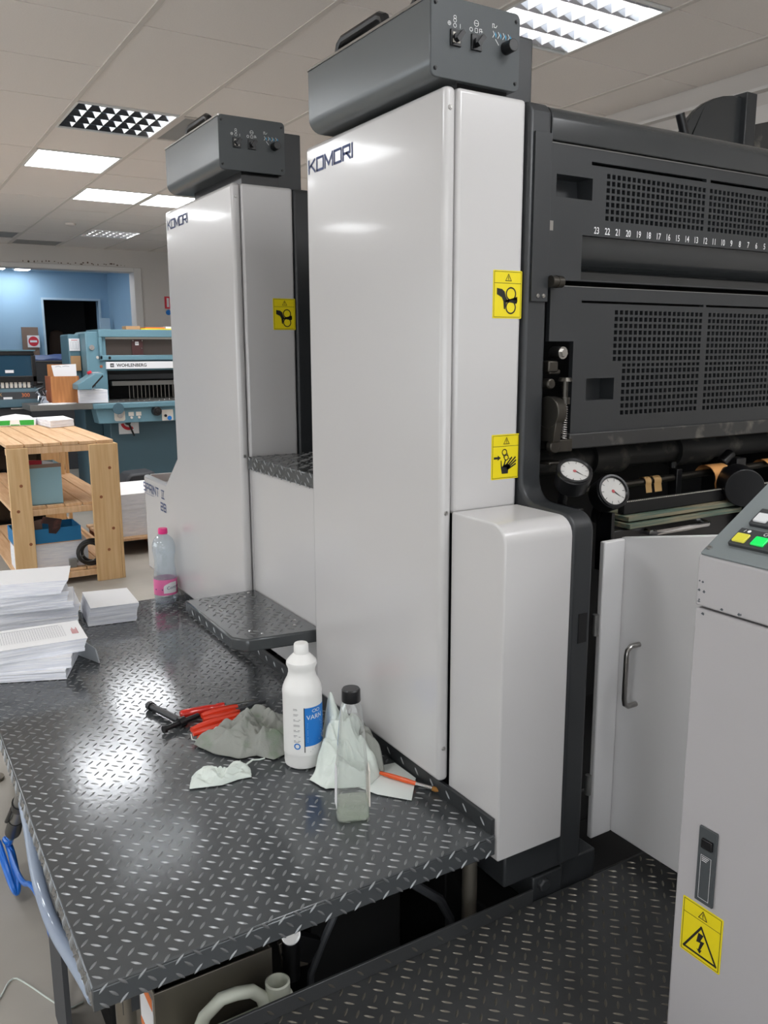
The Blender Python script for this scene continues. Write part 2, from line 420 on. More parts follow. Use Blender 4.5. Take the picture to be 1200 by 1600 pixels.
def window(name, x0, x1, y0, y1):  # unseen windows, added to let fill daylight into the room
    w = MB(); e = .05; zb, zt_ = (.12, 2.1) if x1-x0 > y1-y0 else (.85, 2.62)
    if x1-x0 < y1-y0:
        for a, b in ((y0, y0+e), (y1-e, y1), ((y0+y1)/2-e/2, (y0+y1)/2+e/2)): w.box(x0+.08, x0+.13, a, b, zb, zt_)
        w.box(x0+.08, x0+.13, y0, y1, zb, zb+.05).box(x0+.08, x0+.13, y0, y1, zt_-.05, zt_)
    else:
        for a, b in ((x0, x0+e), (x1-e, x1), ((x0+x1)/2-e/2, (x0+x1)/2+e/2)): w.box(a, b, y0+.08, y0+.13, zb, zt_)
        w.box(x0, x1, y0+.08, y0+.13, zb, zb+.05).box(x0, x1, y0+.08, y0+.13, zt_-.05, zt_)
    f = struct(name, w, 'trim_paint', smooth=0); return f
for i, (y0, y1) in enumerate(((-3.3, -.3), (3.0, 8.6))): window('window_%d' % (i+1), XW0-.2, XW0, y0, y1)
for i, (x0, x1) in enumerate(((-3.4, -.9), (-.5, 2.0))): window('window_%d' % (i+3), x0, x1, YW0-.2, YW0)  # added rear openings reach low to light the lower covers
# annex behind the opening: pale blue room with a dark doorway
wa = MB(); wa.box(-2.6, 2.46, 14.0, 14.15, 0, 2.9); wa.box(3.28, 3.7, 14.0, 14.15, 0, 2.9); wa.box(2.46, 3.28, 14.0, 14.15, 2.37, 2.9)
struct('wall_annex_back', wa, 'blue_paint', smooth=0)
struct('wall_annex_right', B(3.44, 3.6, YW1+.2, 14.0, 0, 2.9), 'blue_paint', smooth=0)
struct('wall_annex_left', B(-2.7, -2.6, YW1+.2, 14.0, 0, 2.9), 'blue_paint', smooth=0)
struct('ceiling_annex', B(-2.6, 3.5, YW1+.2, 14.1, 2.79, 2.9), 'blue_ceiling', smooth=0)
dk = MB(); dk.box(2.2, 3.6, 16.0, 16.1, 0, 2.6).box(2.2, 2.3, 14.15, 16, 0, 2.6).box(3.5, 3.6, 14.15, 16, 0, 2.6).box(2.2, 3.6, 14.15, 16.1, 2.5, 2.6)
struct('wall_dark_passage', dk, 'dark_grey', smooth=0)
struct('trim_3', MB().box(2.43, 2.46, 13.97, 14.0, 0, 2.37).box(3.28, 3.31, 13.97, 14.0, 0, 2.37).box(2.43, 3.31, 13.97, 14.0, 2.37, 2.40), 'blue_ceiling', smooth=0)
dl = struct('door_1', B(3.22, 3.38, 13.72, 13.75, 0, 2.1), 'blue_ceiling', bevel=.004)
obj('door_handle', MB().cyl((3.25, 13.72, 1.05), (3.25, 13.67, 1.05), .01).cyl((3.25, 13.67, 1.05), (3.34, 13.67, 1.05), .009), 'steel', dl)

# ================================================================== CEILING FITTINGS
W_, D_ = TX-.02, TY-.02
def make_panel(label):
    t = thing('ceiling_light', label, 'light', (0, 0, ZC), group='lit ceiling panels')
    fr = MB().box(0, W_, 0, .018, -.004, .05).box(0, W_, D_-.018, D_, -.004, .05).box(0, .018, .018, D_-.018, -.004, .05).box(W_-.018, W_, .018, D_-.018, -.004, .05)
    obj('frame', fr, 'housing', t, local=True, smooth=0)
    obj('diffuser', B(.018, W_-.018, .018, D_-.018, .004, .012), 'lamp', t, local=True, smooth=0)
    return t
def make_louvre(label):
    t = thing('louvred_light', label, 'light', (0, 0, ZC), group='louvred ceiling lights')
    hs = MB().box(0, W_, 0, D_, .10, .11).box(0, W_, 0, .012, -.004, .10).box(0, W_, D_-.012, D_, -.004, .10).box(0, .012, .012, D_-.012, -.004, .10).box(W_-.012, W_, .012, D_-.012, -.004, .10)
    obj('housing', hs, 'housing', t, local=True, smooth=0)
    for i in range(0, 5):
        y = .012+(D_-.024)*i/4+(.022, 0, 0, 0, -.022)[i]
        obj('louvre_blade', MB().prism([(.012, y-.022, .055), (.012, y+.022, .055), (.012, y+.002, 0), (.012, y-.002, 0)], (W_-.024, 0, 0)), 'louvre', t, local=True, smooth=0)
    bx = None
    for i in range(1, 7):
        x = .012+(W_-.024)*i/7
        o = obj('louvre_blade', MB().prism([(-.02, .012, .055), (.02, .012, .055), (.001, .012, .002), (-.001, .012, .002)], (0, D_-.024, 0)), 'louvre_white', t, local=True, smooth=0)
        o.location = (x, 0, 0)
    for i in range(4):
        y = .012+(D_-.024)*(i+.5)/4
        obj('tube', MB().cyl((.02, y, .078), (W_-.02, y, .078), .013, n=10), 'tube', t, local=True)
    return t
def make_vent(label):
    t = thing('unlit_panel', label, 'ceiling panel', (0, 0, ZC), group='unlit ceiling panels')
    obj('frame', MB().box(0, W_, 0, .02, -.003, .03).box(0, W_, D_-.02, D_, -.003, .03).box(0, .02, .02, D_-.02, -.003, .03).box(W_-.02, W_, .02, D_-.02, -.003, .03), 'runner', t, local=True, smooth=0)
    obj('diffuser', B(.02, W_-.02, .02, D_-.02, .004, .010), 'unlit', t, local=True, smooth=0)
    return t
PLAB = {(0, 2): 'lit square panel light left of the far press unit, nearest of the bright panels', (1, 4): 'lit square panel light further back, left one of a touching pair', (2, 4): 'lit square panel light half hidden behind the grey box of the far press'}
LLAB = {(0, 0): 'louvred ceiling light with dark cells above the wooden table', (2, 8): 'small far louvred ceiling light near the back wall', (2, -4): 'big bright louvred ceiling light above the near press unit'}
protos = {}
for (c, r), k in sorted(LIGHTS.items()):
    mk = {'panel': make_panel, 'panel_off': make_vent, 'louvre': make_louvre, 'vent': make_vent}[k]
    lab = PLAB.get((c, r)) or LLAB.get((c, r))
    if not lab: lab = {'panel': 'unseen lit square ceiling panel behind or left of the camera, helping light the room', 'vent': 'unlit grey ceiling panel right beside the louvred light' if r == 0 else 'unlit grey ceiling panel close to the back wall', 'panel_off': 'unlit grey ceiling panel at the left edge near the back wall'}[k]
    if mk not in protos: t = protos[mk] = mk(lab)
    else: t = copy_tree(protos[mk]); t['label'] = lab
    t.location = (TX0+c*TX+.01, TY0+r*TY+.01, ZC)
for i, (x, lab) in enumerate(((1.72, 'annex ceiling strip light at the left picture edge'), (2.06, 'annex ceiling strip light right of the other one'), (2.55, 'unseen annex strip light added behind the header to brighten the annex'))):
    t = thing('annex_light', lab, 'light', (x, 13.3 if i < 2 else 11.95, 2.78), group='lights in the blue annex')  # third fitting is out of view, added to brighten the annex
    obj('frame', MB().box(-.02, .2, -.02, .52, -.004, .012), 'housing', t, local=True, smooth=0)
    obj('diffuser', MB().box(0, .18, 0, .5, -.012, -.003), 'lamp', t, local=True, smooth=0)
tag(obj('smoke_detector', MB().lathe([(.02, -.03), (.05, -.02), (.055, 0)], (2.0, 9.5, ZC), 20), 'runner', base=(2.0, 9.5, ZC)), 'round white disc on the ceiling near the far lights', 'detector')

# ================================================================== WARNING LABELS
LW, LH = .0775, .098
def small_triangle(mb, fr, cx, cy, s):
    mb.stroke(fr, [(cx-s, cy-s*.75), (cx+s, cy-s*.75), (cx, cy+s)], s*.16, True)
    mb.stroke(fr, [(cx, cy+s*.4), (cx, cy-s*.15)], s*.18); mb.disc(fr, (cx, cy-s*.45), s*.11, 8)
def warning_label(parent, fr, kind, label):
    """fr: lower left corner of the sticker"""
    o, a, b, n = fr
    lb = obj('warning_label', MB().prism([o+a*x+b*y+n*.0001 for x, y in rrect(LW, LH, .002, 2, (LW/2, LH/2))], n*.0007), 'yellow_label', parent, smooth=0, label=label)
    fr2 = (o+n*.0008, a, b, n); mb = MB()
    N = lambda p: [(x*LW, y*LH) for x, y in p]
    mb.stroke(fr2, N([(.04, .03), (.96, .03), (.96, .97), (.04, .97)]), .0009, True, .0003)
    mb.stroke(fr2, N([(.04, .735), (.96, .735)]), .0009, h=.0003)
    small_triangle(mb, fr2, .52*LW, .845*LH, .0078)
    if kind == 'rollers':
        for cy in (.515, .235): mb.ring(fr2, (.62*LW, cy*LH), .0125, .0030, 26, .0003)
        mb.poly(fr2, N([(.13, .63), (.13, .50), (.30, .44), (.36, .36), (.38, .20), (.42, .19), (.46, .33), (.56, .37), (.78, .42), (.84, .46), (.84, .44), (.66, .375), (.84, .385), (.85, .365), (.66, .355), (.83, .33), (.82, .31), (.62, .335), (.50, .39), (.44, .46), (.40, .56), (.31, .61)]), .0004)
    elif kind == 'crush':
        mb.poly(fr2, N([(.08, .455), (.22, .455), (.22, .42), (.33, .48), (.22, .54), (.22, .505), (.08, .505)]), .0004)
        mb.ring(fr2, (.46*LW, .60*LH), .0062, .0022, 20, .0003); mb.ring(fr2, (.53*LW, .48*LH), .0055, .0022, 20, .0003)
        mb.stroke(fr2, N([(.39, .58), (.46, .46)]), .0018, h=.0003); mb.stroke(fr2, N([(.54, .60), (.60, .50)]), .0018, h=.0003)
        mb.stroke(fr2, N([(.60, .46), (.68, .45)]), .0015, h=.0003)
        mb.poly(fr2, N([(.38, .12), (.60, .12), (.61, .22), (.70, .27), (.66, .30), (.58, .34), (.46, .32), (.38, .28), (.36, .42), (.33, .42), (.34, .26)]), .0003)
        for p, q in (((.44, .28), (.50, .42)), ((.50, .28), (.72, .47)), ((.56, .27), (.85, .47)), ((.58, .24), (.87, .40)), ((.58, .21), (.86, .32))):
            mb.stroke(fr2, N([p, q]), .0036, h=.0003)
    else:
        mb.stroke(fr2, N([(.10, .10), (.90, .10), (.50, .62)]), .0036, True, .0003)
        mb.poly(fr2, N([(.52, .50), (.44, .50), (.40, .32), (.50, .335), (.46, .20), (.42, .20), (.50, .135), (.55, .215), (.51, .205), (.60, .385), (.50, .37), (.57, .50)]), .0004)
    obj('pictogram', mb, 'black_print', lb, smooth=0)
    return lb
def screw(mb, p, n, r=.0055):
    p, n = Vector(p), Vector(n); mb.cyl(p-n*.001, p+n*.002, r, r*.85, 14); mb.cyl(p+n*.002, p+n*.0035, r*.62, r*.55, 6)
    return mb

# ================================================================== PRINTING PRESS UNITS
def press_unit(y0, zb, zt, near):
    """y0 = plane of the face that looks to the camera; zb, zt = bottom and top of the grey control box"""
    lab = ('white and black printing press unit nearest the camera, lettered KOMORI beside the bottles' if near
           else 'far white printing press unit lettered SPRINT II 28 behind the tread step')
    t = thing('press_unit', lab, 'printing press', (1.12, y0+.3, 0), group='units of the printing press')
    ZT = 2.10
    # side cover: pan-shaped panel that looks to the platform
    if near: prof = [(y0, .645), (y0, ZT), (y0+.605, ZT), (y0+.605, .645)]
    else: prof = [(y0, .645), (y0, ZT), (y0+.66, ZT), (y0+.665, 1.19), (y0+.83, 1.065), (y0+1.15, 1.065), (y0+1.15, .645)]
    cov = obj('side_cover', MB().prism([(1.008, y, z) for y, z in prof], (.028, 0, 0)), 'white', t, bevel=.011, seg=4)
    mb = MB()
    for z in ((2.06, 1.26, .725) if near else (2.06, 1.265)): obj('screw', screw(MB(), (1.021, y0, z), (0, -1, 0)), 'steel', cov)
    kf = FX((1.008, y0+(.585 if near else .632), 2.035)); mb = glyphs(MB(), 'KOMORI', kf, .028, 1.42, .0058, .0095)
    obj('lettering', mb, 'navy_print', cov, smooth=0, label='dark blue lettering KOMORI')
    # front cover
    fc = obj('front_cover', B(1.0385, 1.2125, y0, y0+.05, 1.255 if near else .645, ZT), 'white', t, bevel=.009, seg=3)
    warning_label(t, FY((1.134, y0, 1.664)), 'rollers', 'yellow sticker with a hand between two rollers')
    if near: warning_label(t, FY((1.139, y0, 1.321)), 'crush', 'yellow sticker with an arrow, a roller and a hand')
    # black side frame with the stepped profile
    if near:
        c = y0-.18
        pf = [(y0+.62, .47), (c+.0, .47), (c, 1.225)]
        pf += [(c+.04-.04*math.cos(a), 1.225+.04*math.sin(a)) for a in [math.pi/2*k/6 for k in range(1, 7)]]
        pf += [(y0-.06, 1.268)]
        pf += [(y0-.06+.05*math.sin(a), 1.268+.05*(1-math.cos(a))) for a in [math.pi/2*k/6 for k in range(1, 7)]]
        pf += [(y0-.01, ZT-.02), (y0+.005, ZT), (y0+.62, ZT)]
    else: pf = [(y0+1.1, .55), (y0-.004, .55), (y0-.004, ZT-.02), (y0+.005, ZT), (y0+.64, ZT), (y0+.65, 1.04), (y0+1.1, 1.03)]
    sf = obj('side_frame', MB().prism([(1.2145, y, z) for y, z in pf], (.06, 0, 0)), 'black_paint', t, bevel=.008, seg=3)
    body = MB().box(1.036, 1.21, y0+.055, y0+(.60 if near else .65), .55, ZT-.02)
    if not near: body.box(1.036, 1.196, y0+.65, y0+1.13, .55, .99)
    obj('body', body, 'black_paint', t, bevel=.004)
    if not near: obj('cross_body', B(1.28, 2.45, y0+.02, y0+.64, .55, ZT), 'black_paint', t, bevel=.012)
    # grey control box on top
    pr = [(.975, zt), (1.188, zt), (1.188, zb)]+[(1.007-.032*math.sin(a), zb+.032-.032*math.cos(a)) for a in [math.pi/2*k/6 for k in range(7)]]
    cb = obj('control_box', MB().prism([(x, y0+.003, z) for x, z in pr], (0, .515, 0)), 'grey_box', t, bevel=.003)
    obj('box_rim', MB().box(.9735, .980, y0+.003, y0+.518, zt-.001, zt+.004), 'steel', cb, smooth=0)
    obj('box_foot', B(1.05, 1.175, y0+.02, y0+.45, ZT-.006, zb+.002), 'black_plastic', cb)
    cp = obj('control_panel', MB().prism([(1.0805+x, y0-.002, (zb+zt)/2+z) for x, z in rrect(.215, zt-zb+.006, .012, 4)], (0, .005, 0)), 'grey_panel', t, bevel=.001, seg=1)
    mb = MB()
    for x in (.983, 1.178):
        for z in (zb+.012, zt-.012): obj('screw', screw(MB(), (x, y0-.002, z), (0, -1, 0), .0042), 'black_plastic', cp)
    zc = (zb+zt)/2+.002
    for i, x in enumerate((1.029, 1.0785)):
        sw = obj('rotary_switch', MB().box(x-.0125, x+.0125, y0-.006, y0-.002, zc-.0145, zc+.0145), 'black_plastic', t, bevel=.001)
        if i == 0: obj('key_plate', B(x-.008, x+.008, y0-.0072, y0-.006, zc-.009, zc+.009), 'cream', sw)
        obj('switch_knob', MB().cyl((x, y0-.006, zc), (x, y0-.013, zc), .0085, n=18).obox((x+.002, y0-.015, zc+.001), (.0075, 0, .0085), (.003, 0, -.003), (0, .005, 0)), 'black_plastic', sw)
    kx = 1.152
    kb = obj('dial_knob', MB().cyl((kx, y0-.002, zc+.002), (kx, y0-.028, zc+.002), .0125, .0115, 22), 'black_plastic', t, bevel=.001)
    pf_ = FY((0, y0-.002, 0)); mb = MB(); z1 = zc+.022
    mb.ring(pf_, (1.0145, z1+.002), .0035, .0009, 12); mb.stroke(pf_, [(1.0115, z1+.002), (1.0175, z1+.002)], .0008); mb.stroke(pf_, [(1.0145, z1-.001), (1.0145, z1+.005)], .0008)
    mb.ring(pf_, (1.0275, z1), .0035, .0009, 14); mb.stroke(pf_, [(1.040, z1-.003), (1.040, z1+.004)], .0009)
    mb.ring(pf_, (1.0275, z1+.009), .0034, .0009, 14); mb.ring(pf_, (1.0275, z1+.0145), .003, .0009, 14)
    mb.ring(pf_, (1.066, z1), .0034, .0010, 12); mb.stroke(pf_, rrect(.0065, .0075, .001, 1, (1.0785, z1)), .0009, True); mb.stroke(pf_, [(1.0865, z1-.003), (1.0865, z1+.004), (1.0915, z1+.004), (1.0915, z1-.002)], .0010); mb.stroke(pf_, [(1.0865, z1), (1.094, z1)], .0009)
    mb.ring(pf_, (1.0785, z1+.0125), .0052, .0010, 16); mb.stroke(pf_, [(1.074, z1+.0125), (1.084, z1+.0125)], .0009)
    mb.stroke(pf_, [(1.118, z1+.012), (1.118, z1+.019), (1.122, z1+.019), (1.122, z1+.013), (1.126, z1+.013), (1.129, z1+.017)], .0010)
    mb.stroke(pf_, [(1.126, z1-.008), (1.134, z1-.017)], .0012)
    for k in range(4):
        x = 1.120+k*.0125; mb.stroke(pf_, [(x, z1+.006), (x+.003, z1+.001), (x-.001, z1-.005)], .0011)
    obj('symbols', mb, 'white_print', cp, smooth=0, label='small white switch symbols'); mb = MB()
    for k in range(4):
        x = 1.124+k*.0125; mb.poly(pf_, [(x, z1+.006), (x+.004, z1+.001), (x+.003, z1-.006), (x+.001, z1-.001)])
    obj('blue_marks', mb, 'cyan_print', cp, smooth=0)
    # rear block and handle
    obj('rear_block', B(1.15, 1.268, y0+.05, y0+.46, ZT-.01, zt-.012), 'black_paint', t, bevel=.004)
    ya, yb = y0+.30, y0+.515; hx = 1.06; hz_ = zt+.075
    path = [(hx, yb, zt-.005), (hx, yb, hz_-.025), (hx, yb-.008, hz_-.008), (hx, yb-.025, hz_), (hx, ya+.025, hz_), (hx, ya+.008, hz_-.008), (hx, ya, hz_-.025), (hx, ya, zt-.005)]
    obj('handle', MB().tube(path, .0125, 10), 'black_plastic', t)
    if near: obj('rear_handle', MB().tube([(hx, y0+.19, zt-.005), (hx, y0+.19, zt+.05), (hx, y0+.17, zt+.062), (hx, y0+.10, zt+.062), (hx, y0+.085, zt+.05), (hx, y0+.085, zt-.005)], .0115, 10), 'black_plastic', t)
    return t
u1 = press_unit(1.42, 2.112, 2.25, True)
u2 = press_unit(2.53, 2.137, 2.285, False)
# ---- near unit only: lower white box, perforated guards, machine inside
Y0 = 1.42
pb = [(1.24, .54), (1.24, 1.222)]+[(1.28-.04*math.cos(a), 1.222+.04*math.sin(a)) for a in [math.pi/2*k/6 for k in range(1, 7)]]+[(1.419, 1.262), (1.419, .54)]
obj('lower_cover', MB().prism([(1.034, y, z) for y, z in pb], (.1795, 0, 0)), 'white', u1, bevel=.004, seg=3)
sl = obj('finger_slot', MB().box(1.238, 1.262, 1.2385, 1.2405, .985, 1.05), 'black_dark', u1)
obj('lower_base', MB().box(1.062, 1.275, 1.25, 1.42, .462, .54), 'black_paint', u1, bevel=.005)
obj('top_beam', MB().prism([(1.276, y, z) for y, z in [(1.425, 2.030), (1.412, 2.030), (1.412, 2.070)]+[(1.442-.03*math.cos(a), 2.070+.03*math.sin(a)) for a in [math.pi/2*k/6 for k in range(1, 7)]]+[(2.02, 2.10), (2.02, 2.03)]], (1.2, 0, 0)), 'black_gloss', u1, bevel=.002)
jp = obj('jamb_plate', B(1.226, 1.272, 1.4045, 1.4095, 1.70, 2.04), 'black_paint', u1, bevel=.001)
for x in (1.243, 1.259): obj('screw', screw(MB(), (x, 1.4045, 1.712), (0, -1, 0), .005), 'steel', jp)
def holes(x0, nx, px, hx, z0, nz, pz, hz):
    return [(x0+i*px, x0+i*px+hx, z0+k*pz, z0+k*pz+hz) for i in range(nx) for k in range(nz)]
def holed(cut, x0, x1, z0, z1, y0, y1, extra=None):
    xs = [x0, x1]; zs = [z0, z1]
    for a, b, c, d in cut: xs += [a, b]; zs += [c, d]
    cs = {}
    def solid(x, z):
        for a, b, c, d in cut:
            if a < x < b and c < z < d: return False
        return True
    return cellplate(xs, zs, solid, y0, y1)
cutA = [(1.30, 1.406, 1.92, 1.966), (1.401, 1.781, 1.9935, 2.0005), (1.796, 2.176, 1.9935, 2.0005), (1.381, 2.50, 1.751, 1.846)]
cutA += holes(1.449, 21, .01605, .0100, 1.8815, 7, .01475, .0100)+holes(1.7965, 21, .01605, .0100, 1.8815, 7, .01475, .0100)+holes(2.144, 12, .01605, .0100, 1.8815, 7, .01475, .0100)
ug = obj('upper_guard', holed(cutA, 1.277, 2.42, 1.748, 2.026, Y0, Y0+.012), 'black_paint', u1, smooth=0, label='black perforated guard with row of white numbers')
obj('guard_edge', B(1.277, 2.42, Y0-.001, Y0+.004, 2.026, 2.0285), 'grey_metal', ug, smooth=0)
obj('pocket_handle', MB().prism([(1.30, y, z) for y, z in ((Y0+.012, 1.966), (Y0+.05, 1.966), (Y0+.045, 1.925), (Y0+.012, 1.92), (Y0+.012, 1.918), (Y0+.055, 1.92), (Y0+.055, 1.97), (Y0+.012, 1.97))], (.106, 0, 0)).box(1.298, 1.30, Y0+.012, Y0+.055, 1.918, 1.97).box(1.406, 1.408, Y0+.012, Y0+.055, 1.918, 1.97), 'black_paint', ug, smooth=0)
num = MB()
for n in range(23, 0, -1): text_mb(num, str(n), FY((1.423+(23-n)*.0333, Y0, 1.8515)), .0205, 'CENTER', .8, bold=.0002)
obj('numbers', num, 'white_print', ug, smooth=0, label='white numbers 23 down to 1')
rec = [(Y0+.012+.055*(1-math.cos(a)), 1.846-.07*math.sin(a)) for a in [math.pi/2*k/8 for k in range(9)]]
obj('curved_recess', MB().prism([(1.381, y, z) for y, z in rec+[(Y0+.067, 1.751), (Y0+.08, 1.751), (Y0+.08, 1.86), (Y0+.012, 1.86)]], (1.04, 0, 0)).box(1.379, 1.381, Y0+.012, Y0+.08, 1.751, 1.86).box(1.381, 2.42, Y0+.012, Y0+.08, 1.749, 1.752), 'black_gloss', u1)
obj('latch', MB().box(1.277, 1.281, Y0-.0012, Y0, 1.845, 1.875).box(1.284, 1.294, Y0-.001, Y0, 1.85, 1.87), 'steel', ug)
obj('hinge_pin', MB().cyl((1.272, 1.398, 1.742), (1.304, 1.398, 1.742), .0125, n=18).cyl((1.288, 1.398, 1.742), (1.292, 1.398, 1.742), .0135, n=18), 'oily_metal', u1)
# lower guard
cutB = [(1.383, 1.795, 1.701, 1.7065), (1.805, 2.2, 1.701, 1.7065), (1.407, 1.496, 1.484, 1.534), (1.29, 1.363, 1.40, 1.617)]
cutB += holes(1.4885, 19, .01635, .0104, 1.5725, 8, .01505, .0098)+holes(1.8165, 19, .01635, .0104, 1.5725, 8, .01505, .0098)+holes(2.144, 12, .01635, .0104, 1.5725, 8, .01505, .0098)
cutB += holes(1.5212, 17, .01635, .0104, 1.4465, 7, .0162, .0104)+holes(1.8165, 19, .01635, .0104, 1.4465, 7, .0162, .0104)+holes(2.144, 12, .01635, .0104, 1.4465, 7, .0162, .0104)
cutB += holes(1.5212, 17, .01635, .0104, 1.5590, 1, .01, .0075)+holes(1.8165, 19, .01635, .0104, 1.5590, 1, .01, .0075)+holes(2.144, 12, .01635, .0104, 1.5590, 1, .01, .0075)
lg = obj('lower_guard', holed(cutB, 1.30, 2.42, 1.4225, 1.735, Y0-.004, Y0+.008), 'black_paint', u1, smooth=0, label='lower black perforated guard')
obj('guard_edge', B(1.30, 2.42, Y0-.0045, Y0-.002, 1.735, 1.7365), 'grey_metal', lg, smooth=0)
obj('pocket_handle', MB().box(1.405, 1.498, Y0+.04, Y0+.045, 1.48, 1.54).box(1.405, 1.407, Y0+.008, Y0+.045, 1.48, 1.54).box(1.496, 1.498, Y0+.008, Y0+.045, 1.48, 1.54).box(1.405, 1.498, Y0+.008, Y0+.045, 1.48, 1.484).box(1.405, 1.498, Y0+.008, Y0+.045, 1.534, 1.54), 'black_paint', lg, smooth=0)
obj('inner_rail', B(1.5, 2.42, Y0+.0125, Y0+.017, 1.4645, 1.4685), 'white_print', u1, smooth=0)
obj('guard_rail', B(1.355, 2.45, Y0-.012, Y0+.03, 1.375, 1.411), 'worn_black', u1, bevel=.003)
obj('inner_back', MB().box(1.277, 2.48, 1.60, 1.615, 1.42, 2.03).box(1.277, 2.48, 1.90, 1.92, .45, 1.45).box(2.46, 2.48, 1.44, 1.92, .45, 2.03).box(1.277, 2.48, 1.60, 1.92, 1.42, 1.43), 'black_dark', u1, smooth=0)  # black backing puts the shade behind the guard holes into colour
# clutch, spring and bolts in the cut-out
ml = thing_parts = obj('lever_wheel', MB().cyl((1.279, 1.402, 1.463), (1.306, 1.402, 1.463), .036, .034, 26).cyl((1.306, 1.402, 1.463), (1.312, 1.402, 1.463), .012, n=12).prism([(1.280, 1.402-.03, 1.455), (1.280, 1.402+.03, 1.455), (1.280, 1.402+.022, 1.398), (1.280, 1.402-.022, 1.398)], (.02, 0, 0)), 'oily_metal', u1, bevel=.002)
obj('hex_bolt', MB().cyl((1.316, 1.43, 1.592), (1.316, 1.398, 1.592), .0135, n=18).cyl((1.316, 1.398, 1.592), (1.316, 1.392, 1.592), .009, n=6), 'steel', u1)
obj('plunger_cap', MB().cyl((1.327, 1.40, 1.530), (1.327, 1.40, 1.538), .017, .013, 20).cyl((1.327, 1.40, 1.485), (1.327, 1.40, 1.53), .007, n=12).cyl((1.327, 1.40, 1.48), (1.327, 1.40, 1.495), .012, n=12), 'oily_metal', u1)
obj('spring', MB().tube([(1.323+.0065*math.cos(a), 1.395+.0065*math.sin(a), 1.478-.075*a/(2*math.pi*15)) for a in [2*math.pi*15*k/180 for k in range(181)]], .0018, 5), 'steel', u1)
obj('spring_block', MB().box(1.30, 1.345, 1.388, 1.43, 1.374, 1.402).cyl((1.292, 1.385, 1.388), (1.292, 1.40, 1.388), .015, n=16).box(1.285, 1.33, 1.395, 1.44, 1.345, 1.352), 'oily_metal', u1, bevel=.002)
obj('bracket', MB().box(1.282, 1.31, 1.405, 1.44, 1.55, 1.575).cyl((1.288, 1.40, 1.525), (1.288, 1.43, 1.525), .012, n=14).box(1.29, 1.322, 1.41, 1.43, 1.545, 1.556), 'oily_metal', u1, bevel=.003)
# two round dials
def gauge(p, n, r, lab):
    p, n = Vector(p), Vector(n).normalized()
    g = obj('dial_gauge', MB().cyl(p-n*r*1.1, p, r*.92, r, 28).cyl(p-n*r*1.25, p-n*r*1.1, r*.6, r*.92, 28), 'black_plastic', u1, bevel=.0025, label=lab)
    a = n.orthogonal().normalized(); up = (Vector((0, 0, 1))-n*n.z).normalized(); a = up.cross(n)
    fr = (p, a, up, n)
    obj('dial_face', MB().disc(fr, (0, 0), r*.80, 28, .0006), 'skin_dial', g, smooth=0)
    mb = MB()
    for k in range(10):
        th = 2*math.pi*k/10; mb.stroke(fr, [(r*.72*math.cos(th), r*.72*math.sin(th)), (r*.60*math.cos(th), r*.60*math.sin(th))], r*.03, h=.001)
    mb.poly(fr, [(-r*.05, 0), (r*.45, -r*.38), (r*.05, r*.06)], .0012)
    obj('pointer', mb, 'black_print', g, smooth=0); obj('hub', MB().disc(fr, (0, 0), r*.10, 12, .0014), 'print_red', g, smooth=0)
    obj('glass', MB().disc(fr, (0, 0), r*.82, 28, .0022), 'gauge_glass', g, smooth=0)
    obj('bezel_ring', MB().tube([p+(a*math.cos(q)+up*math.sin(q))*r*.88+n*.002 for q in [2*math.pi*k/28 for k in range(28)]], r*.11, 6, True), 'black_plastic', g)
gauge((1.303, 1.335, 1.338), (-.28, -.52, .80), .040, 'round dial tipped upward')
gauge((1.424, 1.335, 1.283), (-.18, -.86, .42), .041, 'round dial facing the camera')
obj('dial_bracket', MB().tube([(1.30, 1.36, 1.30), (1.32, 1.39, 1.25), (1.36, 1.41, 1.21)], .011, 8).tube([(1.42, 1.37, 1.26), (1.44, 1.40, 1.22), (1.46, 1.42, 1.20)], .011, 8).box(1.278, 1.30, 1.30, 1.42, 1.23, 1.262), 'black_plastic', u1, bevel=.002)
# rollers, rods and scale in the dark opening
obj('impression_roller', MB().cyl((1.28, 1.62, 1.315), (2.46, 1.62, 1.315), .034, n=24).cyl((1.62, 1.62, 1.315), (1.74, 1.62, 1.315), .046, n=24).cyl((1.95, 1.62, 1.315), (2.10, 1.62, 1.315), .046, n=24), 'worn_black', u1)
obj('guide_rod', MB().cyl((1.46, 1.5, 1.255), (2.46, 1.5, 1.272), .0095, n=14), 'oily_metal', u1)
def strap(x0, x1, r, y, z, m, a0, a1, tail=0.):
    pts = [(y-r*math.sin(a), z+r*math.cos(a)) for a in [a0+(a1-a0)*k/12 for k in range(13)]]
    if tail: pts.append((pts[-1][0]-.004, pts[-1][1]-tail))
    mb = MB(); v = []; f = []
    for yy, zz in pts: v += [(x0, yy, zz), (x1, yy, zz)]
    for yy, zz in pts: v += [(x0, yy+.0012*(1 if yy < y else -1)*0, zz-.0015), (x1, yy, zz-.0015)]
    n = len(pts)
    for i in range(n-1): f += [(2*i, 2*i+1, 2*i+3, 2*i+2), (2*n+2*i, 2*n+2*i+2, 2*n+2*i+3, 2*n+2*i+1)]
    for i in (0, n-1): f.append((2*i, 2*i+1, 2*n+2*i+1, 2*n+2*i))
    return obj('paper_strap', mb.add(v, f), m, u1, smooth=60)
strap(1.705, 1.727, .013, 1.5, 1.259, 'tan_tape', -1.2, 2.0, .02); strap(1.738, 1.765, .013, 1.5, 1.259, 'tan_tape', -1.2, 2.0, .02)
strap(1.94, 2.01, .036, 1.49, 1.252, 'orange_card', -1.5, 1.9, .02); strap(2.20, 2.25, .032, 1.5, 1.252, 'orange_card', -1.5, 1.9, .02)
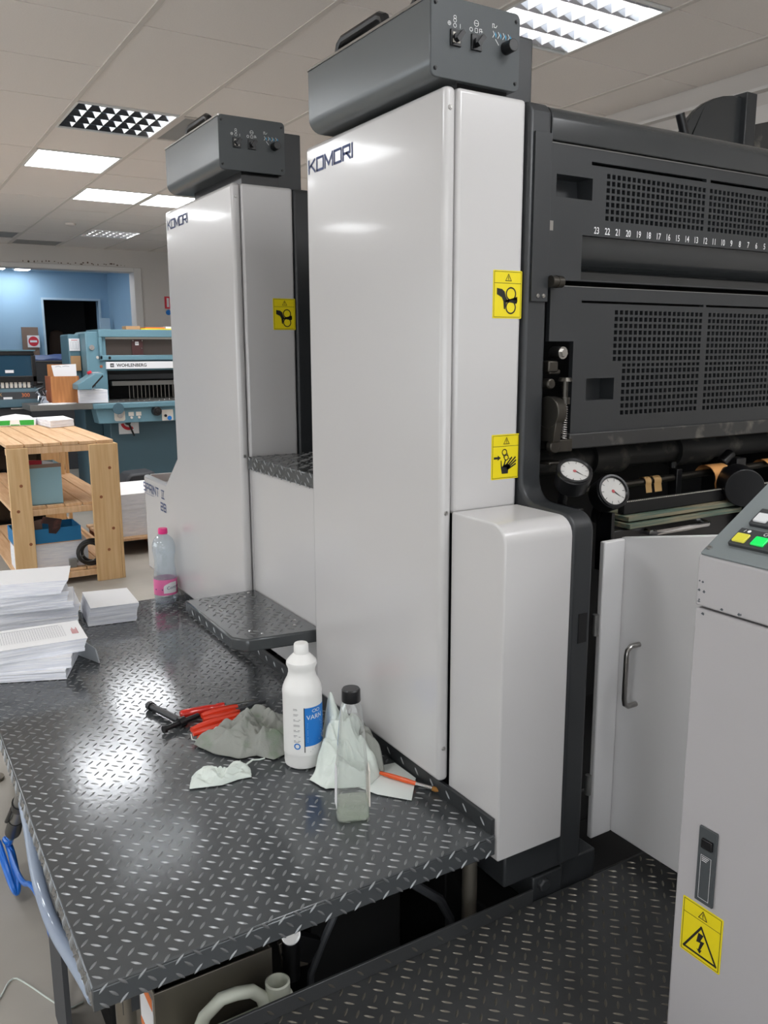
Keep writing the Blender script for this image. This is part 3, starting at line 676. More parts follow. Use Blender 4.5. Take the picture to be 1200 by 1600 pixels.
obj('rod_clamp', MB().box(1.822, 1.842, 1.485, 1.515, 1.19, 1.285).cyl((1.82, 1.5, 1.287), (1.82, 1.5, 1.305), .010, n=12), 'black_plastic', u1, bevel=.002)
obj('hand_wheel', MB().cyl((1.925, 1.352, 1.243), (1.975, 1.415, 1.245), .050, .052, 32).cyl((1.975, 1.415, 1.245), (1.982, 1.427, 1.245), .053, .046, 32).cyl((1.975, 1.427, 1.245), (2.05, 1.51, 1.25), .030, n=20), 'black_plastic', u1, bevel=.002)
obj('wheel_collar', MB().cyl((1.985, 1.44, 1.246), (2.0, 1.457, 1.247), .037, n=24), 'oily_metal', u1)
obj('wheel_stand', MB().box(2.02, 2.045, 1.40, 1.45, 1.13, 1.25).box(1.95, 2.06, 1.36, 1.46, 1.12, 1.19).cyl((2.02, 1.5, 1.285), (2.06, 1.5, 1.31), .016, n=14).box(2.05, 2.09, 1.47, 1.52, 1.26, 1.30), 'black_plastic', u1, bevel=.003)
sb = obj('scale_bar', B(1.54, 2.40, 1.405, 1.425, 1.205, 1.235), 'black_dark', u1, bevel=.001)
mb = MB()
for i in range(120):
    x = 1.55+i*.0066; mb.box(x, x+.0022, 1.405, 1.408, 1.2345, 1.2368)
obj('scale_teeth', mb, 'cream', sb, smooth=0, kind='stuff')
obj('board', B(1.535, 1.97, 1.385, 1.50, 1.191, 1.203), 'green_board', u1, bevel=.001)
obj('board', B(1.530, 1.99, 1.375, 1.50, 1.175, 1.187), 'green_board', u1, bevel=.001)
fp = obj('feed_plate', MB().box(1.46, 2.40, 1.39, 1.41, 1.08, 1.172).box(1.452, 1.462, 1.36, 1.41, 1.08, 1.225), 'black_plastic', u1, bevel=.002)
obj('chrome_handle', MB().tube([(1.60, 1.392, 1.160), (1.60, 1.372, 1.159), (1.61, 1.365, 1.159), (1.80, 1.365, 1.159), (1.815, 1.372, 1.159), (1.815, 1.392, 1.160)], .0075, 10), 'chrome', fp)
# hinged white door standing open beside the frame
dr = obj('access_door', MB().prism([(1.455, 1.333, .436), (1.455, 1.333, 1.173), (1.455, .95, 1.252), (1.455, .95, .436)], (.015, 0, 0)), 'white_door', u1, bevel=.003, seg=2, label='open white door with bar handle')
obj('door_edge', B(1.388, 1.4545, 1.318, 1.333, .436, 1.172), 'white_door', dr, bevel=.003)
obj('door_handle', MB().tube([(1.456, 1.262, .935), (1.428, 1.262, .935), (1.418, 1.262, .928), (1.415, 1.262, .915), (1.415, 1.262, .81), (1.418, 1.262, .797), (1.428, 1.262, .79), (1.456, 1.262, .79)], .0062, 10), 'steel', dr)
for z in (.95, .55): obj('door_hinge', MB().cyl((1.383, 1.33, z), (1.383, 1.33, z+.05), .008, n=12), 'grey_metal', dr)
# feet and bolts near the floor deck
obj('foot_block', MB().box(1.15, 1.236, 1.255, 1.36, .385, .452).box(1.236, 1.345, 1.262, 1.34, .385, .458).cyl((1.175, 1.242, .432), (1.175, 1.262, .432), .016, n=6), 'black_paint', u1, bevel=.004)
# black guards on top of the press, further right
cg = obj('curved_top_guard', MB().prism([(x, 1.80, z) for x, z in [(2.10, 2.10)]+[(2.40-.29*math.cos(a), 2.10+.262*math.sin(a)**.8) for a in [math.pi/2*k/10 for k in range(11)]]+[(2.40, 2.10)]], (0, .02, 0)), 'black_gloss', u1, bevel=.003)
obj('guard_post', B(2.395, 2.445, 1.78, 1.84, 2.10, 2.372), 'black_paint', u1, bevel=.003)
obj('guard_block', MB().prism([(2.445, 1.80, 2.10), (2.445, 1.80, 2.285), (2.75, 1.80, 2.36), (2.75, 1.80, 2.10)], (0, .03, 0)), 'worn_black', u1, bevel=.003)
obj('guard_lever', MB().cyl((2.135, 1.77, 2.16), (2.085, 1.77, 2.265), .013, n=12), 'black_plastic', u1)
obj('stop_button', MB().cyl((1.19, 1.70, 2.235), (1.19, 1.70, 2.29), .014, n=16).cyl((1.19, 1.70, 2.29), (1.19, 1.70, 2.318), .034, .030, 22), 'red_card', u1)
# far unit: SPRINT II 28 and its tray
f = FX((1.008, 3.682, .998)); mb = glyphs(MB(), 'SPRINT', f, .033, 1.15, .0060, .013)
glyphs(mb, 'Z', FX((1.008, 3.425, .998)), .033, 1.2, .0045, .01)
glyphs(mb, '28', FX((1.008, 3.44, .946)), .030, 1.15, .0066, .014)
mb.stroke(FX((1.008, 3.68, .987)), [(0, 0), (.14, 0)], .0018)
obj('model_lettering', mb, 'navy_print', u2, smooth=0, label='dark blue lettering SPRINT II 28')
tr = obj('ink_tray', MB().box(1.036, 1.20, 3.36, 3.68, 1.0, 1.03).box(1.20, 1.215, 3.36, 3.68, .66, 1.065).box(1.036, 1.215, 3.665, 3.68, .66, 1.065), 'white', u2, bevel=.003)
tag(obj('orange_cloth', MB().lathe([(.07, 0), (.06, .03), (.03, .055), (.008, .06)], (1.11, 3.47, 1.03), 14, sx=.8), 'orange_paper', base=(1.11, 3.47, 1.03)), 'orange and yellow cloth lying in the tray of the far press', 'cloth')

# ================================================================== STEPS BETWEEN THE UNITS
ps = thing('press_step', 'white panel between the press units with two black tread steps', 'step', (1.2, 2.28, 0))
obj('panel', B(1.040, 1.06, 2.03, 2.528, .645, 1.222), 'white', ps, bevel=.003)
us = obj('upper_step', B(1.028, 2.2, 2.03, 2.524, 1.224, 1.264), 'tread', ps, bevel=.004)
lug_part(us, [(FZ((0, 0, 1.264)), 1.035, 1.5, 2.04, 2.515), (FX((1.028, 0, 1.244)), -2.515, -2.04, -.016, .016)])
lp = [(.795, 2.115), (.825, 2.072), (1.039, 2.045), (1.039, 2.526), (.80, 2.526)]
ls = obj('lower_step', MB().prism([(x, y, .783) for x, y in lp], (0, 0, .037)), 'tread', ps, bevel=.005)
lug_part(ls, [(FZ((0, 0, .82)), .812, 1.03, 2.085, 2.515), (FX((.796, 0, .8015)), -2.50, -2.13, -.014, .014)])
mb = MB()
for x, y in ((1.005, 2.50), (.975, 2.46), (.845, 2.42), (.86, 2.36), (1.01, 2.16), (.99, 2.12), (.86, 2.14), (.88, 2.10)): obj('rivet', MB().lathe([(.0045, 0), (.003, .002), (.0005, .0026)], (x, y, .82), 10), 'chrome', ls)

# ================================================================== OPERATOR PLATFORM
PX0, PX1, PY0, PY1, PZ = .212, 1.032, 1.247, 3.335, .6
op = thing('operator_platform', 'raised dark chequer plate platform beside the press holding bottles and tools', 'platform', (.62, 2.2, 0))
dkp = obj('deck_plate', MB().box(PX0, PX1, PY0, PY1, PZ-.006, PZ), 'tread', op, bevel=.003)
obj('lip', MB().box(PX0, PX1, PY0, PY0+.006, PZ-.045, PZ-.0055), 'tread', op, bevel=.002)
obj('lip', MB().box(PX0, PX0+.006, PY0+.006, PY1, PZ-.045, PZ-.0055), 'tread', op, bevel=.002)
obj('lip', MB().box(PX0+.006, PX1, PY1-.006, PY1, PZ-.045, PZ-.0055), 'tread', op, bevel=.002)
up = obj('upstand', B(PX1-.008, PX1+.001, PY0+.004, PY1-.01, PZ, PZ+.036), 'black_paint', op, bevel=.001)
lug_part(op, [(FZ((0, 0, PZ)), PX0+.004, PX1-.012, PY0+.004, PY1-.01), (FY((0, PY0, PZ-.023)), PX0+.01, PX1-.01, -.018, .018), (FX((PX0, 0, PZ-.023)), -PY1+.02, -PY0-.01, -.018, .018), (FX((PX1-.008, 0, PZ+.018)), -PY1+.02, -PY0-.01, -.014, .014)])
for x, y in ((.27, 1.285), (1.015, 1.31), (.27, 3.29), (.985, 3.29)):
    obj('leg', MB().cyl((x, y, 0), (x, y, PZ-.006), .0165, n=18).cyl((x, y, 0), (x, y, .012), .035, n=18), 'inox_dirty', op)
obj('cross_beam', B(.262, .29, 1.27, 3.31, PZ-.09, PZ-.006), 'black_paint', op)
obj('cross_beam', B(.97, 1.0, 1.34, 3.31, PZ-.07, PZ-.006), 'black_paint', op)
obj('leg_plate', B(.243, .255, 1.78, 1.95, 0, PZ-.05), 'dark_grey', op)
# ---- lower deck in front of the press
ld = thing('floor_deck', 'low dark chequer plate deck in front of the open press door', 'deck', (1.0, .8, 0))
obj('deck_plate', B(.30, 2.3, -.3, 1.25, .392, .40), 'deck', ld, bevel=.002)
obj('upstand', B(.30, 1.14, 1.2435, 1.2495, .40, .434), 'deck', ld, bevel=.001)
obj('support', MB().box(.34, .38, -.28, 1.23, 0, .392).box(1.3, 1.34, -.28, 1.23, 0, .392).box(2.2, 2.24, -.28, 1.23, 0, .392), 'black_paint', ld)
lug_part(ld, [(FZ((0, 0, .40)), .40, 2.2, .2, 1.238), (FY((0, 1.2435, .417)), .40, 1.13, -.014, .014)], 'deck_lug')
# ---- black machine base plus dark blocks standing in for shade under the platform
pbase = thing('bed_and_shade_fill', 'black machine base with added dark blocks for the shade under the platform', 'machine bed', (1.2, 2.4, 0))
obj('bed_shade_blocks', MB().box(.72, .96, 1.50, 3.25, 0, .50).box(.34, .72, 1.80, 3.25, 0, .50).box(1.06, 2.45, 1.46, 3.25, 0, .465).box(1.06, 2.45, 1.27, 1.46, 0, .38), 'black_dark', pbase, bevel=.006)  # black fill under platform and door deepens the shade there
obj('hose', MB().tube([(.90, 1.44, .46), (.95, 1.42, .41), (1.00, 1.40, .37), (1.03, 1.40, .31), (1.035, 1.41, .02)], .011, 8), 'dark_grey', pbase)
obj('hose', MB().tube([(.76, 1.45, .50), (.73, 1.40, .435), (.70, 1.40, .38), (.672, 1.40, .32), (.66, 1.41, .02)], .008, 8), 'dark_grey', pbase)

# ================================================================== OPERATOR CONSOLE (right foreground)
cx0, cy1, cz = 1.073, .825, 1.287
co = thing('operator_console', 'white press console with slanted grey button panel at the right edge', 'console', (1.35, .5, .40))
obj('cabinet', B(cx0, 1.75, .42, cy1, .401, 1.2035), 'white_cab', co, bevel=.004)
sl_ = .609
up_ = [(cx0, 1.207), (cx0, cz), (cx0+.38, cz+.38*sl_), (1.75, cz+.38*sl_), (1.75, 1.207)]
hd = obj('upper_housing', MB().prism([(x, .42, z) for x, z in up_], (0, cy1-.42, 0)), 'white_cab', co, bevel=.003)
ex = Vector((1, 0, sl_)).normalized(); nz_ = Vector((-sl_, 0, 1)).normalized()
fr = (Vector((cx0, cy1, cz)), Vector((0, -1, 0)), ex, nz_)   # right = towards camera, up = slope
fo, fa, fb, fn = fr
P = lambda d, e, h=0.: fo+fa*d+fb*e+fn*h
cp = obj('button_panel', MB().prism([P(d, e, .0002) for d, e in rrect(.395, .43, .004, 3, (.2, .2165))], fn*.0035), 'console_panel', co, bevel=.0008, seg=1)
obj('screw', screw(MB(), P(.0095, .0165, .0038), fn, .0045), 'steel', cp)
obj('screw', screw(MB(), P(.385, .0165, .0038), fn, .0045), 'steel', cp)
def bezel(d0, d1, e0, e1, btns):
    bz = obj('button_block', MB().prism([P(d, e, .003) for d, e in rrect(d1-d0, e1-e0, .0015, 2, ((d0+d1)/2, (e0+e1)/2))], fn*.007), 'bezel', co, bevel=.001)
    for d, e, w, h, m in btns:
        obj('button', MB().prism([P(a, b, .009) for a, b in rrect(w, h, .0015, 2, (d, e))], fn*.0035), m, bz, bevel=.0012, label={'green_button': 'green lit button', 'yellow_button': 'yellow button', 'white_button': 'white button'}[m])
    return bz
b1 = bezel(.034, .155, .030, .068, [(.0485, .0445, .022, .019, 'yellow_button'), (.080, .0445, .022, .019, 'green_button'), (.1115, .0445, .022, .019, 'white_button'), (.1405, .0445, .022, .019, 'yellow_button')])
b2 = bezel(.037, .155, .080, .118, [(.052, .0955, .022, .020, 'white_button'), (.083, .0955, .022, .020, 'white_button'), (.114, .0955, .022, .020, 'white_button')])
mb = MB(); fr2 = (fo+fn*.010, fa, fb, fn)
mb.disc(fr2, (.052, .0612), .003, 12); mb.stroke(fr2, [(.044, .0592), (.0455, .063)], .0009); mb.ring(fr2, (.080, .0612), .003, .0009, 12)
obj('symbols', mb, 'white_print', b1, smooth=0)
# latch plate and sticker on the face that looks to the platform
la = obj('latch_plate', MB().prism([(cx0-.0001, y, z) for y, z in rrect(.0335, .131, .001, 2, (.768, .786))], (-.004, 0, 0)), 'grey_panel', co, bevel=.0008, seg=1)
obj('latch_slot', B(cx0-.0085, cx0-.003, .757, .777, .818, .834), 'black_plastic', la, bevel=.001)
mb = MB().stroke(FX((cx0-.004, .768, .786)), [(-.0095, -.058), (.0095, -.058), (.0095, .018), (-.0095, .018)], .0006, True)
for k in range(3): mb.stroke(FX((cx0-.004, .768, .801)), [(-.007, -.003*k), (.005-.002*k, -.003*k)], .0011)
obj('latch_marking', mb, 'white_print', la, smooth=0)
warning_label(co, FX((cx0, .808, .614)), 'bolt', 'yellow sticker with a lightning bolt in a triangle')
mb = MB()
for y, z in ((cy1-.004, 1.247), (cy1-.009, 1.246), (cy1-.003, 1.232), (cy1-.012, 1.231), (cy1-.005, 1.217), (cy1-.003, 1.214), (cy1-.012, 1.196), (cy1-.016, 1.1955), (cy1-.045, 1.2115), (cy1-.075, 1.2115), (cy1-.080, 1.212)):
    i = 0; w = random.uniform(.002, .007); h = random.uniform(.0015, .004)
    mb.poly(FX((cx0, y, z)), [(0, 0), (w*.6, -h*.5), (w, h*.3), (w*.5, h)], .0004)
obj('paint_chips', mb, 'white_chip', co, smooth=0, kind='stuff')

# ================================================================== BOTTLES ON THE PLATFORM
# white plastic bottle with blue label
vb = thing('white_bottle', 'white plastic bottle with blue label lettered VARN and ringed neck', 'bottle', (.832, 1.747, PZ+.002), (0, 0, 0))
prof = [(.040, 0), (.0455, .004), (.0465, .012), (.0465, .030), (.0478, .034), (.0478, .180), (.0485, .190), (.047, .200), (.042, .213), (.036, .224), (.0325, .236), (.033, .246), (.0372, .256), (.0365, .264), (.028, .274), (.019, .283)]
obj('body', MB().lathe(prof, n=40), 'bottle_white', vb, local=True, smooth=30)
obj('cap', MB().lathe([(.0175, .282), (.018, .284), (.0175, .305), (.0155, .308)], n=28), 'bottle_white', vb, local=True)
def wrap(r, a0, a1, z0, z1, n=20, h=0.):
    v = []; f = []
    for i in range(n+1):
        a = math.radians(a0+(a1-a0)*i/n); v += [((r+h)*math.cos(a), (r+h)*math.sin(a), z0), ((r+h)*math.cos(a), (r+h)*math.sin(a), z1)]
    for i in range(n): f.append((2*i, 2*i+2, 2*i+3, 2*i+1))
    return MB().add(v, f)
def wrap_print(mb2, r, a_mid, z_mid):
    """bend flat print (x right, y up, metres) round a bottle"""
    return MB().add([((r+z)*math.cos(math.radians(a_mid)+x/r), (r+z)*math.sin(math.radians(a_mid)+x/r), z_mid+y) for x, y, z in mb2.v], mb2.f)
FL = frame((0, 0, 0), (1, 0, 0), (0, 1, 0))
R_ = .0478
lb = obj('label', wrap(R_, 170, 350, .038, .176, 40, .0004), 'bottle_white', vb, local=True)
am = -68   # middle of the blue field
obj('blue_field', wrap(R_, am-42, am+46, .062, .160, 24, .0008), 'blue_label', lb, local=True, label='blue printed field')
q = MB(); text_mb(q, 'VARN', frame((-.031, .022, 0), (1, 0, 0), (0, 1, 0)), .0165, h=.0012)
for i in range(9): q.stroke(FL, [(-.028, .012-i*.005-(i//3)*.003), (-.028+random.uniform(.028, .045), .012-i*.005-(i//3)*.003)], .0014, h=.0012)
q.ring(FL, (.0, .043), .005, .0011, 14, .0012, .0035); q.ring(FL, (-.011, .043), .005, .0011, 14, .0012, .0035); q.ring(FL, (.024, -.030), .007, .003, 12, .0012)
obj('white_print', wrap_print(q, R_, am, .108), 'white_print', lb, local=True, smooth=0, label='white lettering VARN')
q = MB().stroke(FL, [(-.036, -.060), (-.036, .052)], .0022, h=.0010).stroke(FL, [(-.036, -.046), (.04, -.046)], .0020, h=.0010)
for i in range(3): q.stroke(FL, [(-.010+i*-.006, -.052-i*.004), (.03, -.052-i*.004)], .0014, h=.0010)
for i in range(7):
    for k in range(2): q.stroke(FL, [(-.062, .05-i*.0135-k*.003), (-.062+random.uniform(.008, .018), .05-i*.0135-k*.003)], .0009, h=.0010)
obj('black_print', wrap_print(q, R_, am, .108), 'black_print', lb, local=True, smooth=0)
obj('blue_emblem', wrap_print(MB().ring(FL, (-.054, -.045), .0065, .0028, 16, .0010), R_, am, .108), 'blue_label', lb, local=True, smooth=0)
# clear water bottle
wb_ = thing('water_bottle', 'clear plastic water bottle with pink cap and pink label', 'bottle', (.957, 3.262, PZ+.002))
wp = [(.030, .004), (.040, 0), (.0445, .008), (.0455, .022), (.0455, .032), (.0462, .036), (.0462, .100), (.0455, .106), (.043, .122), (.0435, .126), (.0412, .138), (.0417, .142), (.0398, .155), (.0402, .159), (.0395, .172), (.0402, .176), (.041, .190), (.0425, .196), (.0445, .210), (.0455, .225), (.044, .240), (.037, .258), (.024, .272), (.015, .280), (.0145, .288)]
obj('body', MB().lathe(wp, n=36, cap=(True, False)), 'pet', wb_, local=True, smooth=40)
obj('cap', MB().lathe([(.018, .281), (.0188, .283), (.018, .301), (.0165, .303)], n=28), 'pink_cap', wb_, local=True)
lb = obj('label', wrap(.0465, 0, 360, .036, .100, 48), 'pink_label', wb_, local=True, label='pink paper label')
q = MB()
for k in range(20):
    x0, x1 = -.010+k*.0028, -.010+(k+1)*.0028; tp0, tp1 = [.004+.019*math.sqrt(max(0, min(1, (x+.010)/.03))) for x in (x0, x1)]
    q.poly(FL, [(x0, -.021), (x1, -.021), (x1, tp1), (x0, tp0)], .0008)
obj('white_field', wrap_print(q, .0465, -104, .066), 'sign_white', lb, local=True, smooth=0)
q = MB(); text_mb(q, 'Contrex', frame((.002, -.006, 0), (1, .08, 0), (0, 1, 0)), .018, h=.0012); q.stroke(FL, [(-.044, -.006), (-.016, -.006)], .005, h=.0012)
obj('blue_print', wrap_print(q, .0465, -104, .066), 'navy_print', lb, local=True, smooth=0, label='blue lettering Contrex')
# square clear bottle with black cap, a little liquid
sb_ = thing('square_bottle', 'clear tapered bottle with black cap and a little liquid, nearest bottle', 'bottle', (.812, 1.466, PZ+.002), (0, 0, math.radians(-20)))
def loft(secs, n=5, cap=(True, True)):
    mb = MB(); rings = [rrect(w, d, r, n) for w, d, r, z in secs]; k = len(rings[0])
    v = [(x, y, secs[i][3]) for i, rg in enumerate(rings) for x, y in rg]
    f = [(i*k+j, i*k+(j+1) % k, (i+1)*k+(j+1) % k, (i+1)*k+j) for i in range(len(secs)-1) for j in range(k)]
    if cap[0]: f.append(tuple(range(k-1, -1, -1)))
    if cap[1]: f.append(tuple(range((len(secs)-1)*k, len(secs)*k)))
    return mb.add(v, f)
obj('body', loft([(.062, .044, .010, 0), (.070, .052, .012, .004), (.071, .053, .012, .02), (.066, .050, .012, .12), (.056, .045, .014, .19), (.046, .040, .015, .245), (.042, .038, .016, .258), (.030, .030, .0149, .266), (.029, .029, .0144, .275)], cap=(True, False)), 'pvc', sb_, local=True, smooth=40)
obj('liquid', loft([(.060, .042, .009, .003), (.067, .049, .011, .006), (.0675, .0495, .011, .042)]), 'liquid', sb_, local=True, smooth=40)
obj('cap', MB().lathe([(.0195, .268), (.0205, .27), (.0198, .294), (.0175, .297)], n=28), 'black_plastic', sb_, local=True)
obj('label', MB().add([(-.0362, -.018, .03), (-.0362, .016, .03), (-.0345, .016, .125), (-.0345, -.018, .125)], [(0, 3, 2, 1)]), 'sign_white', sb_, local=True, smooth=0)
obj('side_label', MB().prism([(.0362+.0002, y, z) for y, z in ((-.020, .03), (.016, .03), (.016, .112), (.0, .122), (-.020, .112))], (-.0006-.0022, 0, 0)), 'cream', sb_, local=True, smooth=0)

# ================================================================== RAGS AND PAPER
def cloth(name, label, cat, outline, hfun, m, base, nr=16, nt=72, thick=.0018, edge=.0):
    cx = sum(p[0] for p in outline)/len(outline); cy = sum(p[1] for p in outline)/len(outline)
    n = len(outline)
    def bound(t):
        k = t*n; i = int(k) % n; f_ = k-int(k)
        f_ = f_*f_*(3-2*f_)*.5+f_*.5
        return outline[i][0]*(1-f_)+outline[(i+1) % n][0]*f_, outline[i][1]*(1-f_)+outline[(i+1) % n][1]*f_
    v = [(cx, cy, PZ+hfun(cx, cy, 0.))]; f = []
    for r in range(1, nr+1):
        for k in range(nt):
            bx, by = bound(k/nt); q = r/nr
            w = 1+.035*noise.noise(Vector((k*.35, r*.1, 3)))*(r == nr)
            x, y = cx+(bx-cx)*q*w, cy+(by-cy)*q*w
            hh = hfun(x, y, q); nv = noise.noise_vector(Vector((x*28, y*28, 5)))*.006*min(1, hh/.02)*(1-q**6)
            v.append((x+nv.x, y+nv.y, PZ+max(.0022, hh)))
    for k in range(nt): f.append((0, 1+k, 1+(k+1) % nt))
    for r in range(nr-1):
        a, b = 1+r*nt, 1+(r+1)*nt
        f += [(a+k, b+k, b+(k+1) % nt, a+(k+1) % nt) for k in range(nt)]
    o = obj(name, MB().add(v, f), m, base=base, smooth=70)
    sm = o.modifiers.new('solid', 'SOLIDIFY'); sm.thickness = thick; sm.offset = 1
    sd = o.modifiers.new('sub', 'SUBSURF'); sd.levels = 1; sd.render_levels = 1
    return tag(o, label, cat)
def fold(x, y, s, a, seed=0):
    wx, wy = x+.03*noise.noise(Vector((x*9, y*9, seed))), y+.03*noise.noise(Vector((y*9, x*9, seed+5)))
    return a*(1-abs(noise.noise(Vector((wx*s+seed, wy*s, seed*1.7))))*3.0)
cloth('grey_rag', 'grey crumpled rag with green stains beside the red pliers', 'rag',
      [(.628, 1.972), (.655, 1.90), (.70, 1.838), (.742, 1.832), (.77, 1.79), (.815, 1.80), (.86, 1.85), (.895, 1.93), (.885, 1.99), (.84, 2.03), (.78, 2.03), (.72, 2.0), (.68, 1.995)],
      lambda x, y, q: (1-q**4)*(.030+fold(x, y, 13, .024, 4)+fold(x, y, 30, .011, 2)+fold(x, y, 62, .004, 9)+.010*max(0, 1-((x-.80)/.08)**2))+.004, 'rag_grey', (.77, 1.91, PZ), nr=34, nt=150)
def wh(x, y, q):
    pk = math.exp(-(((x-.868)/.042)**2+((y-1.722)/.05)**2))*.165
    pk += math.exp(-(((x-.93)/.06)**2+((y-1.68)/.05)**2))*.07
    pk *= .80+.25*max(0, min(1, fold(x, y, 22, 1., 13)))
    return (1-q**5)*(pk+.020+fold(x, y, 14, .026, 7)+fold(x, y, 32, .013, 3)+fold(x, y, 66, .005, 8))+.003
cloth('white_rag', 'white crumpled cloth leaning against the white bottle', 'rag',
      [(.802, 1.655), (.815, 1.60), (.86, 1.575), (.905, 1.555), (.955, 1.585), (.99, 1.64), (1.0, 1.70), (.975, 1.76), (.93, 1.785), (.89, 1.775), (.885, 1.72), (.845, 1.685)], wh, 'rag_white', (.9, 1.67, PZ), nr=40, nt=170)
cloth('grey_cloth', 'grey cloth with stitched hem behind the square bottle', 'rag',
      [(.93, 1.62), (.965, 1.585), (.982, 1.615), (.990, 1.68), (.990, 1.76), (.972, 1.80), (.948, 1.76), (.948, 1.69)],
      lambda x, y, q: (1-q**4)*(.058+fold(x, y, 16, .024, 11)+fold(x, y, 40, .009, 6))+.004, 'rag_grey', (.98, 1.68, PZ), nr=26, nt=110)
tag(obj('paper_sheet', MB().prism([(.87, 1.60, PZ+.0025), (.905, 1.515, PZ+.0025), (.957, 1.452, PZ+.0025), (1.02, 1.53, PZ+.0025), (1.018, 1.62, PZ+.0025), (.95, 1.63, PZ+.0025)], (0, 0, .0012)), 'rag_paper', base=(.95, 1.54, PZ)), 'flat white paper wipe under the paint brush', 'paper')
cloth('torn_rag', 'small torn strip of white rag in front of the grey rag', 'rag',
      [(.548, 1.765), (.585, 1.752), (.62, 1.742), (.66, 1.747), (.692, 1.742), (.703, 1.775), (.706, 1.806), (.672, 1.802), (.64, 1.792), (.61, 1.795), (.588, 1.825), (.57, 1.815)],
      lambda x, y, q: (1-q**4)*(.009+fold(x, y, 24, .014, 5)+fold(x, y, 60, .006, 2))+.002, 'rag_white', (.625, 1.775, PZ), nr=20, nt=120)
tag(obj('thread', MB().tube([(.70, 1.795, PZ+.008), (.72, 1.803, PZ+.012), (.74, 1.806, PZ+.006), (.756, 1.812, PZ+.003)], .0022, 6), 'rag_white', base=(.73, 1.80, PZ)), 'thin white thread end beside the torn strip', 'thread')

# ================================================================== TOOLS
def local_thing(name, label, cat, p, ang, tilt=0., group=None):
    return thing(name, label, cat, p, (0, -tilt, math.radians(ang)), group)
tw = thing('t_wrench', 'black T-handle wrench lying left of the red tools', 'wrench', (.62, 2.15, PZ))
obj('bar', MB().tube([(.598, 2.252, PZ+.013), (.615, 2.19, PZ+.014), (.638, 2.105, PZ+.015)], .0095, 12).cyl((.597, 2.258, PZ+.013), (.60, 2.243, PZ+.013), .0125, n=14), 'black_plastic', tw)
obj('shaft', MB().cyl((.588, 2.085, PZ+.012), (.69, 2.112, PZ+.016), .0075, n=12).cyl((.584, 2.084, PZ+.012), (.592, 2.086, PZ+.012), .0105, n=14).cyl((.63, 2.096, PZ+.014), (.648, 2.101, PZ+.015), .014, n=14), 'black_plastic', tw)
def screwdriver(lab, p, ang, L, Ls, r, m):
    t = local_thing('screwdriver', lab, 'screwdriver', p, ang, 0, 'red tools on the platform')
    obj('grip', MB().tube([(0, 0, r), (.006, 0, r), (L*.25, 0, r), (L*.62, 0, r), (L*.80, 0, r), (L*.84, 0, r), (L, 0, r)], r, 12, rs=[r*.7, r*.95, r, r*.92, r*.7, r*.85, r*.8]), m, t, local=True)
    obj('blade', MB().cyl((L-.002, 0, r), (L+Ls, 0, r), .003, .0022, 10), 'steel', t, local=True)
    return t
def pliers(lab, p, ang, L, m, z, curve):
    t = local_thing('pliers', lab, 'pliers', (p[0], p[1], PZ), ang, 0, 'red tools on the platform')
    for s in (-1, 1):
        pts = [(L*k/6, s*(.004+curve*math.sin(math.pi*k/6)), z+(.004 if s > 0 else -.004)) for k in range(7)]
        obj('grip', MB().tube(pts, .0095, 10, rs=[.007, .0095, .0098, .0098, .0095, .009, .0075]), m, t, local=True)
    obj('jaws', MB().prism([(L-.01, -.008, z-.005), (L+.02, -.013, z-.005), (L+.045, -.006, z-.005), (L+.085, -.0025, z-.005), (L+.085, .0025, z-.005), (L+.045, .006, z-.005), (L+.02, .013, z-.005), (L-.01, .008, z-.005)], (0, 0, .010)), 'dark_grey', t, local=True, bevel=.002)
    obj('pivot', MB().cyl((L+.02, 0, z+.004), (L+.02, 0, z+.008), .006, n=14), 'steel', t, local=True)
    return t
screwdriver('clear red handled screwdriver, furthest of the red tools', (.650, 2.146, PZ), -3, .125, .09, .0135, 'red_clear')
pliers('orange red handled pliers in the middle of the tool group', (.69, 2.078), 3, .105, 'orange_red', .022, .004)
pliers('long orange red handled pliers lying nearer than the other pair', (.640, 2.014), 9, .145, 'orange_red', .020, .006)
screwdriver('thin red handled scriber partly under the grey rag', (.645, 1.984, PZ), 10, .15, .02, .0105, 'orange_red')
tag(obj('wire_loop', MB().tube([(.638, 2.02, PZ+.012), (.634, 2.0, PZ+.006), (.65, 1.985, PZ+.004), (.675, 1.99, PZ+.014), (.70, 2.0, PZ+.024), (.72, 1.995, PZ+.022)], .0016, 6), 'rag_white', base=(.67, 2.0, PZ)), 'white wire looped round the tool handles', 'wire')
br = local_thing('paint_brush', 'orange handled paint brush lying on the paper wipe', 'brush', (.955, 1.585, PZ+.0045), -63)
obj('handle', MB().tube([(0, 0, .006), (.03, 0, .006), (.07, 0, .006), (.10, 0, .006)], .006, 10, rs=[.004, .0058, .006, .0045]), 'orange_brush', br, local=True)
obj('ferrule', MB().cyl((.098, 0, .006), (.142, 0, .006), .0046, .0058, 12), 'chrome', br, local=True)
obj('bristles', MB().tube([(.140, 0, .006), (.15, 0, .006), (.158, 0, .005)], .005, 10, rs=[.0054, .0062, .003]), 'bristle', br, local=True)

